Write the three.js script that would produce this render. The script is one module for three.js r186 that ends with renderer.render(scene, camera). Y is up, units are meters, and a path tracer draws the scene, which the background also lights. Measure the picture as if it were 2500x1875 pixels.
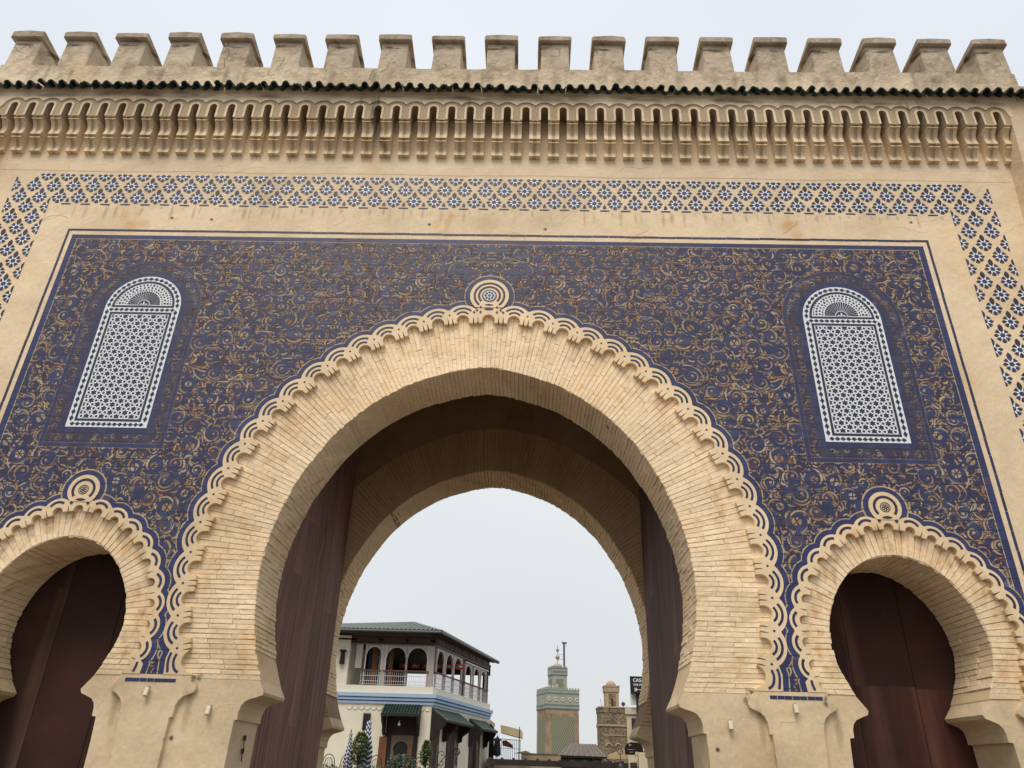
import * as THREE from 'three';
import { mergeGeometries } from 'three/addons/utils/BufferGeometryUtils.js';
import { RoundedBoxGeometry } from 'three/addons/geometries/RoundedBoxGeometry.js';

// ---------------------------------------------------------------- camera, sky, sun, exposure
const scene = new THREE.Scene();
const camera = new THREE.PerspectiveCamera(54.816, 4 / 3, 0.1, 2000);
camera.position.set(0.666, 1.6, 10);
camera.rotation.set(THREE.MathUtils.degToRad(27.725), THREE.MathUtils.degToRad(1.47), THREE.MathUtils.degToRad(1.744), 'YXZ');
const renderer = new THREE.WebGLRenderer({ antialias: true });
renderer.toneMapping = THREE.LinearToneMapping;
renderer.toneMappingExposure = 1.5;
renderer.shadowMap.enabled = true;
{ // overcast sky: an even veil of cloud, slightly warmer and dimmer towards the horizon
  const W = 256, H = 128, d = new Float32Array(W * H * 4);
  for (let j = 0; j < H; j++) for (let i = 0; i < W; i++) {
    const el = ((j + 0.5) / H - 0.5) * Math.PI, s = Math.max(0, Math.sin(el)), k = Math.pow(s, 0.6), o = (j * W + i) * 4;
    const az = i / W * Math.PI * 2;
    const cl = 0.012 * (Math.sin(az * 3 + el * 5) + Math.sin(az * 7 - el * 11 + 1.3) * 0.6 + Math.sin(az * 13 + el * 17) * 0.4);
    const g = el < 0 ? 0.45 : 1;
    d[o] = (0.495 + 0.052 * k + cl) * g; d[o + 1] = (0.512 + 0.068 * k + cl) * g; d[o + 2] = (0.508 + 0.125 * k + cl * 0.7) * g; d[o + 3] = 1;
  }
  const t = new THREE.DataTexture(d, W, H, THREE.RGBAFormat, THREE.FloatType);
  t.mapping = THREE.EquirectangularReflectionMapping; t.magFilter = THREE.LinearFilter; t.minFilter = THREE.LinearFilter; t.needsUpdate = true;
  scene.background = t; scene.environment = t;
}
const sun = new THREE.DirectionalLight(0xfff3e2, 1.5);
sun.position.set(-10, 58, 33); sun.target.position.set(0, 5, 0);
sun.castShadow = true; sun.shadow.radius = 60; sun.shadow.mapSize.set(2048, 2048);
Object.assign(sun.shadow.camera, { left: -30, right: 30, top: 30, bottom: -30, near: 1, far: 160 });
scene.add(sun, sun.target);

// ---------------------------------------------------------------- helpers
let seed = 1234567;
const rnd = () => { seed = (seed + 0x6d2b79f5) | 0; let t = Math.imul(seed ^ (seed >>> 15), 1 | seed); t = (t + Math.imul(t ^ (t >>> 7), 61 | t)) ^ t; return ((t ^ (t >>> 14)) >>> 0) / 4294967296; };
const rr = (a, b) => a + (b - a) * rnd();
const hash = (x, y) => { let h = Math.imul(x | 0, 374761393) + Math.imul(y | 0, 668265263); h = Math.imul(h ^ (h >>> 13), 1274126177); return ((h ^ (h >>> 16)) >>> 0) / 4294967296; };
function noise(x, y, per = 0) {
  let xi = Math.floor(x), yi = Math.floor(y); const fx = x - xi, fy = y - yi, u = fx * fx * (3 - 2 * fx), v = fy * fy * (3 - 2 * fy);
  const m = (n) => (per ? ((n % per) + per) % per : n);
  const a = hash(m(xi), m(yi)), b = hash(m(xi + 1), m(yi)), c = hash(m(xi), m(yi + 1)), e = hash(m(xi + 1), m(yi + 1));
  return a + (b - a) * u + (c - a) * v + (a - b - c + e) * u * v;
}
const fbm = (x, y, o = 4, per = 0) => { let s = 0, a = 0.5, t = 0; for (let i = 0; i < o; i++) { s += a * noise(x, y, per); t += a; a *= 0.5; x *= 2; y *= 2; if (per) per *= 2; x += per ? 0 : 17.3; } return s / t; };
const lerp = (a, b, t) => a + (b - a) * t;
const sm = (a, b, x) => { const t = Math.min(1, Math.max(0, (x - a) / (b - a))); return t * t * (3 - 2 * t); };
const names = {};
const numbered = (n) => { names[n] = (names[n] ?? -1) + 1; return names[n] ? n + '_' + String(names[n]).padStart(3, '0') : n; };
function thing(name, label, category, pos = [0, 0, 0], turn = 0, group) {
  const o = new THREE.Group(); o.name = numbered(name); o.position.set(...pos); o.rotation.y = turn; scene.add(o);
  o.userData = { label, category }; if (group) o.userData.group = group; return o;
}
function tag(o, label, category, group) { o.userData.label = label; o.userData.category = category; if (group) o.userData.group = group; return o; }
function part(name, geo, mat, parent) {
  if (Array.isArray(geo)) geo = mergeGeometries(geo.map(plain));
  const m = new THREE.Mesh(geo, mat); m.name = parent === scene ? numbered(name) : name; m.castShadow = m.receiveShadow = true; parent.add(m); return m;
}
function plain(g) { const q = g.index ? g.toNonIndexed() : g; for (const k of Object.keys(q.attributes)) if (!['position', 'normal', 'uv', 'color'].includes(k)) q.deleteAttribute(k); return q; }
const V2 = (x, y) => new THREE.Vector2(x, y);
const shapeOf = (pts) => new THREE.Shape(pts.map((p) => (p.isVector2 ? p : V2(p[0], p[1]))));
function extr(pts, z0, z1, holes = [], bevel = 0) {
  const s = pts.isShape ? pts : shapeOf(pts);
  for (const h of holes) s.holes.push(new THREE.Path(h.map((p) => V2(p[0], p[1]))));
  const g = new THREE.ExtrudeGeometry(s, { depth: z1 - z0 - 2 * bevel, bevelEnabled: bevel > 0, bevelThickness: bevel, bevelSize: bevel, bevelOffset: -bevel, bevelSegments: 1, curveSegments: 8 });
  g.translate(0, 0, z0 + bevel); return g;
}
function box(x0, x1, y0, y1, z0, z1) { const g = new THREE.BoxGeometry(x1 - x0, y1 - y0, z1 - z0); g.translate((x0 + x1) / 2, (y0 + y1) / 2, (z0 + z1) / 2); return g; }
function rbox(x0, x1, y0, y1, z0, z1, r = 0.02) { const g = new RoundedBoxGeometry(x1 - x0, y1 - y0, z1 - z0, 2, r); g.translate((x0 + x1) / 2, (y0 + y1) / 2, (z0 + z1) / 2); return g; }
function bar(a, b, r, r2 = r, n = 6) {
  const A = new THREE.Vector3(...a), B = new THREE.Vector3(...b), L = A.distanceTo(B), g = new THREE.CylinderGeometry(r2, r, L, n);
  g.applyQuaternion(new THREE.Quaternion().setFromUnitVectors(new THREE.Vector3(0, 1, 0), B.clone().sub(A).normalize())); g.translate((A.x + B.x) / 2, (A.y + B.y) / 2, (A.z + B.z) / 2); return g;
}
function tube(pts, r, n = 24, rs = 5) { return new THREE.TubeGeometry(new THREE.CatmullRomCurve3(pts.map((p) => new THREE.Vector3(...p))), n, r, rs); }
// world-projected texture coordinates for the whole gate: one facade sheet 20 m wide and 14.6 m high, sheared in depth so that reveals are covered too
function wallUV(g, f = (x, y, z) => [(x + 10 + 0.7 * z) / 20, (y + 0.36 * z) / 14.6]) {
  const p = g.attributes.position, uv = new Float32Array(p.count * 2);
  for (let i = 0; i < p.count; i++) { const [a, b] = f(p.getX(i), p.getY(i), p.getZ(i)); uv[2 * i] = a; uv[2 * i + 1] = b; }
  g.setAttribute('uv', new THREE.BufferAttribute(uv, 2)); return g;
}
const metreUV = (g, s = 1) => wallUV(g, (x, y, z) => [(x + 0.7 * z) * s, (y + 0.6 * z) * s]);
function paint(g, r, gg, b) { const n = g.attributes.position.count, c = new Float32Array(n * 3); for (let i = 0; i < n; i++) { c[3 * i] = r; c[3 * i + 1] = gg; c[3 * i + 2] = b; } g.setAttribute('color', new THREE.BufferAttribute(c, 3)); return g; }
const lin = (r, g, b) => { const c = new THREE.Color().setRGB(r / 255, g / 255, b / 255, THREE.SRGBColorSpace); return [c.r, c.g, c.b]; };
const mat = (r, g, b, rough = 0.9, o = {}) => new THREE.MeshStandardMaterial({ color: new THREE.Color().setRGB(...lin(r, g, b)), roughness: rough, ...o });
function canvas(w, h) { const c = document.createElement('canvas'); c.width = w; c.height = h; return c; }
function ctex(c, srgb = true, wrap = THREE.RepeatWrapping) { const t = new THREE.CanvasTexture(c); if (srgb) t.colorSpace = THREE.SRGBColorSpace; t.wrapS = t.wrapT = wrap; t.magFilter = THREE.LinearFilter; t.needsUpdate = true; return t; }
function noiseTex(n, f) { const d = new Uint8Array(n * n * 4); for (let j = 0; j < n; j++) for (let i = 0; i < n; i++) { const v = f(i / n, j / n), o = (j * n + i) * 4; if (Array.isArray(v)) { d[o] = v[0]; d[o + 1] = v[1]; d[o + 2] = v[2]; } else d[o] = d[o + 1] = d[o + 2] = Math.max(0, Math.min(255, v * 255)); d[o + 3] = 255; } const t = new THREE.DataTexture(d, n, n); t.wrapS = t.wrapT = THREE.RepeatWrapping; t.magFilter = THREE.LinearFilter; t.minFilter = THREE.LinearMipmapLinearFilter; t.needsUpdate = true; return t; }

// ---------------------------------------------------------------- outlines of the gate (metres, wall face at z = 0)
const MAIN = [[2.685, 2.56], [2.766, 2.741], [2.84, 2.97], [2.893, 3.2], [2.935, 3.42], [2.957, 3.65], [2.966, 3.95], [2.95, 4.2], [2.93, 4.38], [2.87, 4.63], [2.74, 5.04], [2.655, 5.27], [2.55, 5.47], [2.405, 5.69], [2.27, 5.93], [2.13, 6.1], [1.97, 6.26], [1.7, 6.52], [1.18, 6.86], [0.85, 6.99], [0.54, 7.09], [0.25, 7.165], [0, 7.2]];
const SMALL = [[0.82, 2.58], [0.93, 2.78], [1.0, 2.98], [1.033, 3.15], [1.03, 3.32], [0.983, 3.54], [0.92, 3.71], [0.84, 3.86], [0.68, 4.07], [0.5, 4.22], [0.29, 4.325], [0.13, 4.365], [0, 4.375]];
const MAINCAP = [[2.95, 0], [2.94, 1.56], [2.925, 2.09], [2.888, 2.1], [2.89, 2.18], [2.868, 2.262], [2.83, 2.31], [2.78, 2.338], [2.7, 2.36], [2.62, 2.39], [2.612, 2.425], [2.685, 2.56]];
const SMALLCAP = [[1.01, 0], [1.0, 1.8], [0.987, 2.088], [0.933, 2.095], [0.93, 2.19], [0.91, 2.25], [0.87, 2.295], [0.8, 2.325], [0.72, 2.355], [0.7, 2.4], [0.72, 2.43], [0.82, 2.58]];
const spline = (pts, n) => new THREE.SplineCurve(pts.map((p) => V2(...p))).getSpacedPoints(n);
const CUSP_M = [[0.205, 8.095], [0.622, 8.058], [1.024, 7.935], [1.407, 7.778], [1.78, 7.586], [2.13, 7.36], [2.445, 7.1], [2.757, 6.807], [3.033, 6.478], [3.275, 6.142], [3.47, 5.772], [3.636, 5.386], [3.764, 4.99], [3.861, 4.585], [3.899, 4.163], [3.906, 3.743], [3.875, 3.324], [3.787, 2.917]];
const CUSP_S = [[0.146, 4.742], [0.43, 4.65], [0.68, 4.515], [0.91, 4.345], [1.09, 4.13], [1.24, 3.875], [1.335, 3.6], [1.372, 3.325], [1.35, 3.045], [1.29, 2.78]];
function makeRing(half, o) {
  const full = [...half.map(([x, y]) => V2(-x, y)).reverse(), ...half.map(([x, y]) => V2(x, y))];
  const lobes = [], outer = [], inner = [];
  const arc = (M, T, N, c, top, end, hw, n, push, skipEnds) => { // circle through (+-hw, end) and (0, top)
    const s = top - end, r = (hw * hw + s * s) / (2 * s), cy = top - r, a = Math.asin(Math.min(1, hw / r)), A = s > hw ? Math.PI - a : a;
    for (let i = skipEnds ? 1 : 0; i <= n - (skipEnds ? 1 : 0); i++) { const q = -A + 2 * A * i / n; push.push(M.clone().addScaledVector(T, r * Math.sin(q)).addScaledVector(N, cy + r * Math.cos(q))); }
  };
  const P = (M, T, N, x, y) => M.clone().addScaledVector(T, x).addScaledVector(N, y);
  const frame = (a, b) => { const T = b.clone().sub(a), c = T.length(); T.normalize(); return { M: a.clone().add(b).multiplyScalar(0.5), T, N: V2(-T.y, T.x), c }; };
  for (let i = 0; i + 1 < full.length; i++) lobes.push(frame(full[i], full[i + 1]));
  for (const L of lobes) arc(L.M, L.T, L.N, L.c, o.top, o.valley, L.c / 2, 12, outer, false);
  for (let i = 0; i < full.length; i++) {
    const a = lobes[Math.max(0, i - 1)], b = lobes[Math.min(lobes.length - 1, i)], T = a.T.clone().add(b.T).normalize(), N = V2(-T.y, T.x), p = full[i], w = o.c / 2 - o.bite - 0.004;
    const jit = () => rr(-0.006, 0.006);
    if (i > 0) inner.push(P(p, T, N, -w, o.teeth + jit()));
    for (const x of o.notches) { inner.push(P(p, T, N, x - 0.011, o.teeth + jit()), P(p, T, N, x - 0.003, o.notch + jit()), P(p, T, N, x + 0.003, o.notch + jit()), P(p, T, N, x + 0.011, o.teeth + jit())); }
    if (i < full.length - 1) { inner.push(P(p, T, N, w, o.teeth + jit())); const L = lobes[i]; arc(L.M, L.T, L.N, L.c, o.biteTop, o.biteTop - o.bite * 1.05, o.bite, 10, inner, false); }
  }
  return { full, lobes, outer, inner, arc, P };
}
const RM = makeRing(CUSP_M, { top: 0.2, valley: 0.112, teeth: -0.145, notch: -0.045, notches: [-0.036, 0.036], bite: 0.1, biteTop: 0.012, c: 0.42 });
const RS = makeRing(CUSP_S, { top: 0.185, valley: 0.122, teeth: -0.045, notch: 0.045, notches: [0], bite: 0.068, biteTop: 0.055, c: 0.29 });
const YB = 2.595; // foot of the tile panel
const endM = { o: [[3.925, 2.78], [3.909, YB]], i: [[3.69, 2.85], [3.72, 2.79], [3.715, 2.72], [3.66, 2.655], [3.58, 2.625], [3.515, YB]] };
const endS = { o: [[1.45, 2.71], [1.436, YB]], i: [[1.25, 2.73], [1.29, 2.7], [1.27, 2.65], [1.21, 2.625], [1.2, YB]] };
const mir = (a) => a.map(([x, y]) => V2(-x, y)).reverse(), fwd = (a) => a.map(([x, y]) => V2(x, y));
RM.outerFull = [...mir(endM.o), ...RM.outer, ...fwd(endM.o)]; RM.innerFull = [...mir(endM.i), ...RM.inner, ...fwd(endM.i)];
RS.outerFull = [...mir(endS.o), ...RS.outer, ...fwd(endS.o)].map((p) => V2(Math.max(-1.55, Math.min(1.55, p.x)), p.y)); RS.innerFull = [...mir(endS.i), ...RS.inner, ...fwd(endS.i)];
const XS = 5.65; // centre line of the side arches
// ---------------------------------------------------------------- materials of the gate
const plasterBump = noiseTex(512, (u, v) => 0.5 * fbm(u * 6, v * 6, 5, 6) + 0.25 * fbm(u * 48, v * 24, 3, 48) + 0.25 * Math.pow(fbm(u * 22 + 9, v * 22, 3, 22), 2));
function facadeCanvas() { // limewash colour with its stains and wear, and shade under the caps, 20 x 14.6 m
  const W = 2048, H = 1495, c = canvas(W, H), x = c.getContext('2d'), im = x.createImageData(W, H), d = im.data;
  const stops = [[0, 206, 184, 150], [2.5, 210, 189, 156], [3.2, 224, 202, 169], [9, 232, 209, 176], [11.2, 226, 205, 174], [12.3, 222, 202, 173], [12.9, 214, 195, 167], [13.35, 210, 192, 165], [13.7, 194, 178, 155], [14.7, 186, 171, 151]];
  for (let j = 0; j < H; j++) {
    const y = 14.6 * (1 - (j + 0.5) / H); let k = 0; while (k < stops.length - 2 && stops[k + 1][0] < y) k++;
    const t = Math.min(1, Math.max(0, (y - stops[k][0]) / (stops[k + 1][0] - stops[k][0])));
    const wear = y > 12.6 ? 1.5 : y < 2.55 ? 1.2 : 0.85;
    for (let i = 0; i < W; i++) {
      const X = 20 * (i + 0.5) / W, o = (j * W + i) * 4;
      const big = fbm(X * 0.55, y * 0.8, 4) - 0.5, mid = fbm(X * 2.3 + 40, y * 3.1, 4) - 0.5, fine = noise(X * 31, y * 37) - 0.5, str = fbm(X * 5 + 70, y * 0.7, 3) - 0.5;
      let v = (big * 26 + mid * 26 + fine * 9 + str * 12) * wear, w = Math.max(0, fbm(X * 1.4 + 9, y * 1.7 + 3, 4) - 0.58) * 80;
      const g = y > 13.3 ? Math.max(0, fbm(X * 6, y * 5 + 30, 4) - 0.47) * 95 : Math.max(0, fbm(X * 0.9 + 5, y * 1.1 + 60, 3) - 0.6) * 60;
      for (let q = 0; q < 3; q++) d[o + q] = lerp(stops[k][q + 1], stops[k + 1][q + 1], t) + v * [1, 0.97, 0.88][q] - w * [0.1, 0.34, 0.62][q] - g;
      d[o + 3] = 255;
    }
  }
  x.putImageData(im, 0, 0);
  const s = W / 20; x.setTransform(s, 0, 0, -H / 14.6, 10 * s, H);
  const blot = (X, Y, rx, ry, col, a) => { x.save(); x.translate(X, Y); x.scale(rx, ry); const g = x.createRadialGradient(0, 0, 0, 0, 0, 1); g.addColorStop(0, `rgba(${col},${a})`); g.addColorStop(0.55, `rgba(${col},${a * 0.6})`); g.addColorStop(1, `rgba(${col},0)`); x.fillStyle = g; x.fillRect(-1, -1, 2, 2); x.restore(); };
  const ragged = (X, Y, r, col, a, asp = 1) => { for (let i = 0; i < 7; i++) blot(X + rr(-r, r), Y + rr(-r, r) * asp, r * rr(0.3, 0.9), r * asp * rr(0.3, 0.9), col, a); };
  // rust and damp below the scallops of the three arches
  for (const p of RM.full) for (let i = 0; i < 3; i++) { const r = Math.hypot(p.x, p.y - 4); const f = 1 - rr(0.05, 0.14); ragged(p.x * f + rr(-0.15, 0.15), 4 + (p.y - 4) * f, rr(0.04, 0.13), p.y > 4.4 ? '150,104,52' : '165,130,85', rr(0.03, 0.12), 1.3); }
  for (const s2 of [-1, 1]) for (const p of RS.full) for (let i = 0; i < 4; i++) { const f = rr(0.8, 0.98); ragged(s2 * XS + p.x * f + rr(-0.08, 0.08), 3.3 + (p.y - 3.3) * f, rr(0.03, 0.09), rnd() < 0.4 ? '120,96,66' : '172,118,66', rr(0.06, 0.19), 1.5); }
  for (const [X, Y, r] of [[3.25, 2.82, 0.16], [-3.0, 2.95, 0.14], [-2.95, 2.75, 0.12], [7.0, 2.8, 0.12], [-0.9, 9.98, 0.2], [5, 9.95, 0.2], [-6.2, 10, 0.25]]) ragged(X, Y, r, '190,136,66', 0.2);
  // water marks under the star frieze, on the parapet and in streaks below the tiles
  for (let i = 0; i < 90; i++) { const X = -7.9 + i * 0.175 + rr(-0.05, 0.05), L = rr(0.03, 0.22); blot(X, 10.24 - L * 0.6, 0.02 + rr(0, 0.03), L, '128,100,66', rr(0.08, 0.4)); }
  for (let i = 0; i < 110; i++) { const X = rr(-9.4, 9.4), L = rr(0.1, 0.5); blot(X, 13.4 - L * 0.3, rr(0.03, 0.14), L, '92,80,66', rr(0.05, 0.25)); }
  for (let i = 0; i < 120; i++) blot(rr(-9.4, 9.4), 12.82 - rr(0, 0.1), rr(0.1, 0.4), rr(0.03, 0.09), '84,62,50', rr(0.1, 0.3));  // wide brown blots in a band just below the tiles
  for (let i = 0; i < 26; i++) blot(-2.03 + rr(-0.07, 0.07), rr(11.7, 12.9), rr(0.02, 0.08), rr(0.1, 0.35), '30,26,24', 0.22);
  for (const X of [-2.3, -0.3, 7.9, 7.7]) blot(X, 12.62, 0.03, 0.2, '60,50,42', 0.4);
  for (let m = 0; m < 19; m++) for (let q = 0; q < 7; q++) blot(-9.35 + m * 1.04 + rr(-0.28, 0.28), 14.165 + rr(-0.03, 0.03), rr(0.06, 0.18), rr(0.03, 0.06), '58,48,42', rr(0.3, 0.6));  // grimy band under the caps, with the overhang shade painted into the colour
  // damp edges at the feet of the capitals
  for (const [X, Y] of [[3.47, 2.55], [-3.5, 2.57], [4.42, 2.5], [3.42, 2.46], [6.95, 2.6], [6.93, 2.45]]) ragged(X, Y, 0.05, '40,36,30', 0.3);
  for (const s2 of [-1, 1]) for (const X of [3.57, 4.5, 6.8]) blot(s2 * X, 2.2, 0.06, 0.32, '132,106,76', 0.42);
  // hairline cracks
  x.lineCap = 'round';
  for (let i = 0; i < 46; i++) { let X = rr(-9.2, 9.2), Y = i < 14 ? rr(9.75, 10.2) : i < 26 ? rr(11, 11.4) : rr(13, 14.3), a = rr(0, 6.3); x.beginPath(); x.moveTo(X, Y); for (let k = 0; k < 9; k++) { a += rr(-0.8, 0.8); X += Math.cos(a) * 0.07; Y += Math.sin(a) * 0.04; x.lineTo(X, Y); } x.lineWidth = rr(0.004, 0.012); x.strokeStyle = `rgba(96,76,54,${rr(0.2, 0.55)})`; x.stroke(); }
  for (let m = 0; m < 19; m++) for (let q = 0; q < (m === 4 || m === 5 ? 22 : 5); q++) { let X = -9.36 + m * 1.04 + rr(-0.2, 0.2), Y = rr(13.5, 14.1), a = rr(0, 6.3); x.beginPath(); x.moveTo(X, Y); for (let k = 0; k < 6; k++) { a += rr(-1, 1); X += Math.cos(a) * 0.05; Y += Math.sin(a) * 0.05; x.lineTo(X, Y); } x.lineWidth = 0.016; x.strokeStyle = rnd() < 0.6 ? 'rgba(206,186,152,0.5)' : 'rgba(78,66,54,0.5)'; x.stroke(); }
  x.strokeStyle = 'rgba(112,82,50,0.5)'; x.lineWidth = 0.012; x.beginPath(); for (let X = -9; X <= 9; X += 0.3) x.lineTo(X, 11.06 + 0.012 * Math.sin(X * 2) + rr(-0.008, 0.008)); x.stroke();
  for (const [X, Y] of [[1.62, 6.2], [-1.1, 9.93], [0.9, 9.86], [7.15, 10.12], [6.7, 11.0], [-5.6, 10.0], [-4.9, 9.98], [-4.35, 1.65], [-3.7, 1.85], [3.0, 1.9]]) blot(X, Y, 0.035, 0.035, '40,30,24', 0.9);
  return c;
}
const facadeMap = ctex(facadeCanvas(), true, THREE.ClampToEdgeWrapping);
const bumpRep = (rx, ry) => { const t = plasterBump.clone(); t.repeat.set(rx, ry); t.needsUpdate = true; return t; };
const M = {};
M.plaster = new THREE.MeshStandardMaterial({ map: facadeMap, roughness: 0.95, bumpMap: bumpRep(9, 6.5), bumpScale: 0.02 });
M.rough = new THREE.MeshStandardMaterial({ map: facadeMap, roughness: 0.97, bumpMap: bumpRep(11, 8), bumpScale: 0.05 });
M.brick = new THREE.MeshStandardMaterial({ map: facadeMap, vertexColors: true, roughness: 0.96, bumpMap: bumpRep(16, 12), bumpScale: 0.02 });
M.joint = new THREE.MeshStandardMaterial({ map: facadeMap, color: new THREE.Color(1.0, 0.97, 0.92), roughness: 1 });
M.cap = new THREE.MeshStandardMaterial({ map: facadeMap, color: new THREE.Color(0.86, 0.86, 0.86), roughness: 0.97, bumpMap: bumpRep(11, 8), bumpScale: 0.05 });
M.trims = [[1.05, 1.04, 1.01], [1.0, 0.985, 0.95], [0.94, 0.92, 0.88], [1.02, 1.0, 0.97]].map((c) => new THREE.MeshStandardMaterial({ map: facadeMap, color: new THREE.Color(...c), roughness: 0.92, bumpMap: bumpRep(14, 10), bumpScale: 0.012 }));
M.trim = new THREE.MeshStandardMaterial({ map: facadeMap, color: new THREE.Color(1.06, 1.04, 1.0), roughness: 0.9, bumpMap: bumpRep(14, 10), bumpScale: 0.008 });
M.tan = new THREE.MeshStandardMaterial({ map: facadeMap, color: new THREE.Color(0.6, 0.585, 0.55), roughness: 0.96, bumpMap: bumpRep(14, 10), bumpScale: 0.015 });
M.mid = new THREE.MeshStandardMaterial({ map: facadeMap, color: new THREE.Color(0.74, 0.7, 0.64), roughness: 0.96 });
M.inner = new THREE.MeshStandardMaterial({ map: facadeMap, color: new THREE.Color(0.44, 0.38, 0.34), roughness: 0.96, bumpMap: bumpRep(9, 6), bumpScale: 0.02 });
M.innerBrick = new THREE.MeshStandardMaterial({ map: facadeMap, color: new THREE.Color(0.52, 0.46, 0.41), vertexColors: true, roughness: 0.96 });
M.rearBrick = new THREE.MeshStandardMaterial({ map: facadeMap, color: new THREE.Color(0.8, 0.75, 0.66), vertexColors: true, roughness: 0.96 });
M.buttress = new THREE.MeshStandardMaterial({ map: facadeMap, color: new THREE.Color(0.9, 0.88, 0.85), roughness: 0.97, bumpMap: bumpRep(9, 6.5), bumpScale: 0.03 });
M.navy = mat(34, 39, 84, 0.5); M.navyDark = mat(32, 34, 64, 0.5); M.white = mat(226, 230, 234, 0.25);
M.glaze = new THREE.MeshStandardMaterial({ vertexColors: true, roughness: 0.5 });
M.green = new THREE.MeshStandardMaterial({ vertexColors: true, roughness: 0.22 });

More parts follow.
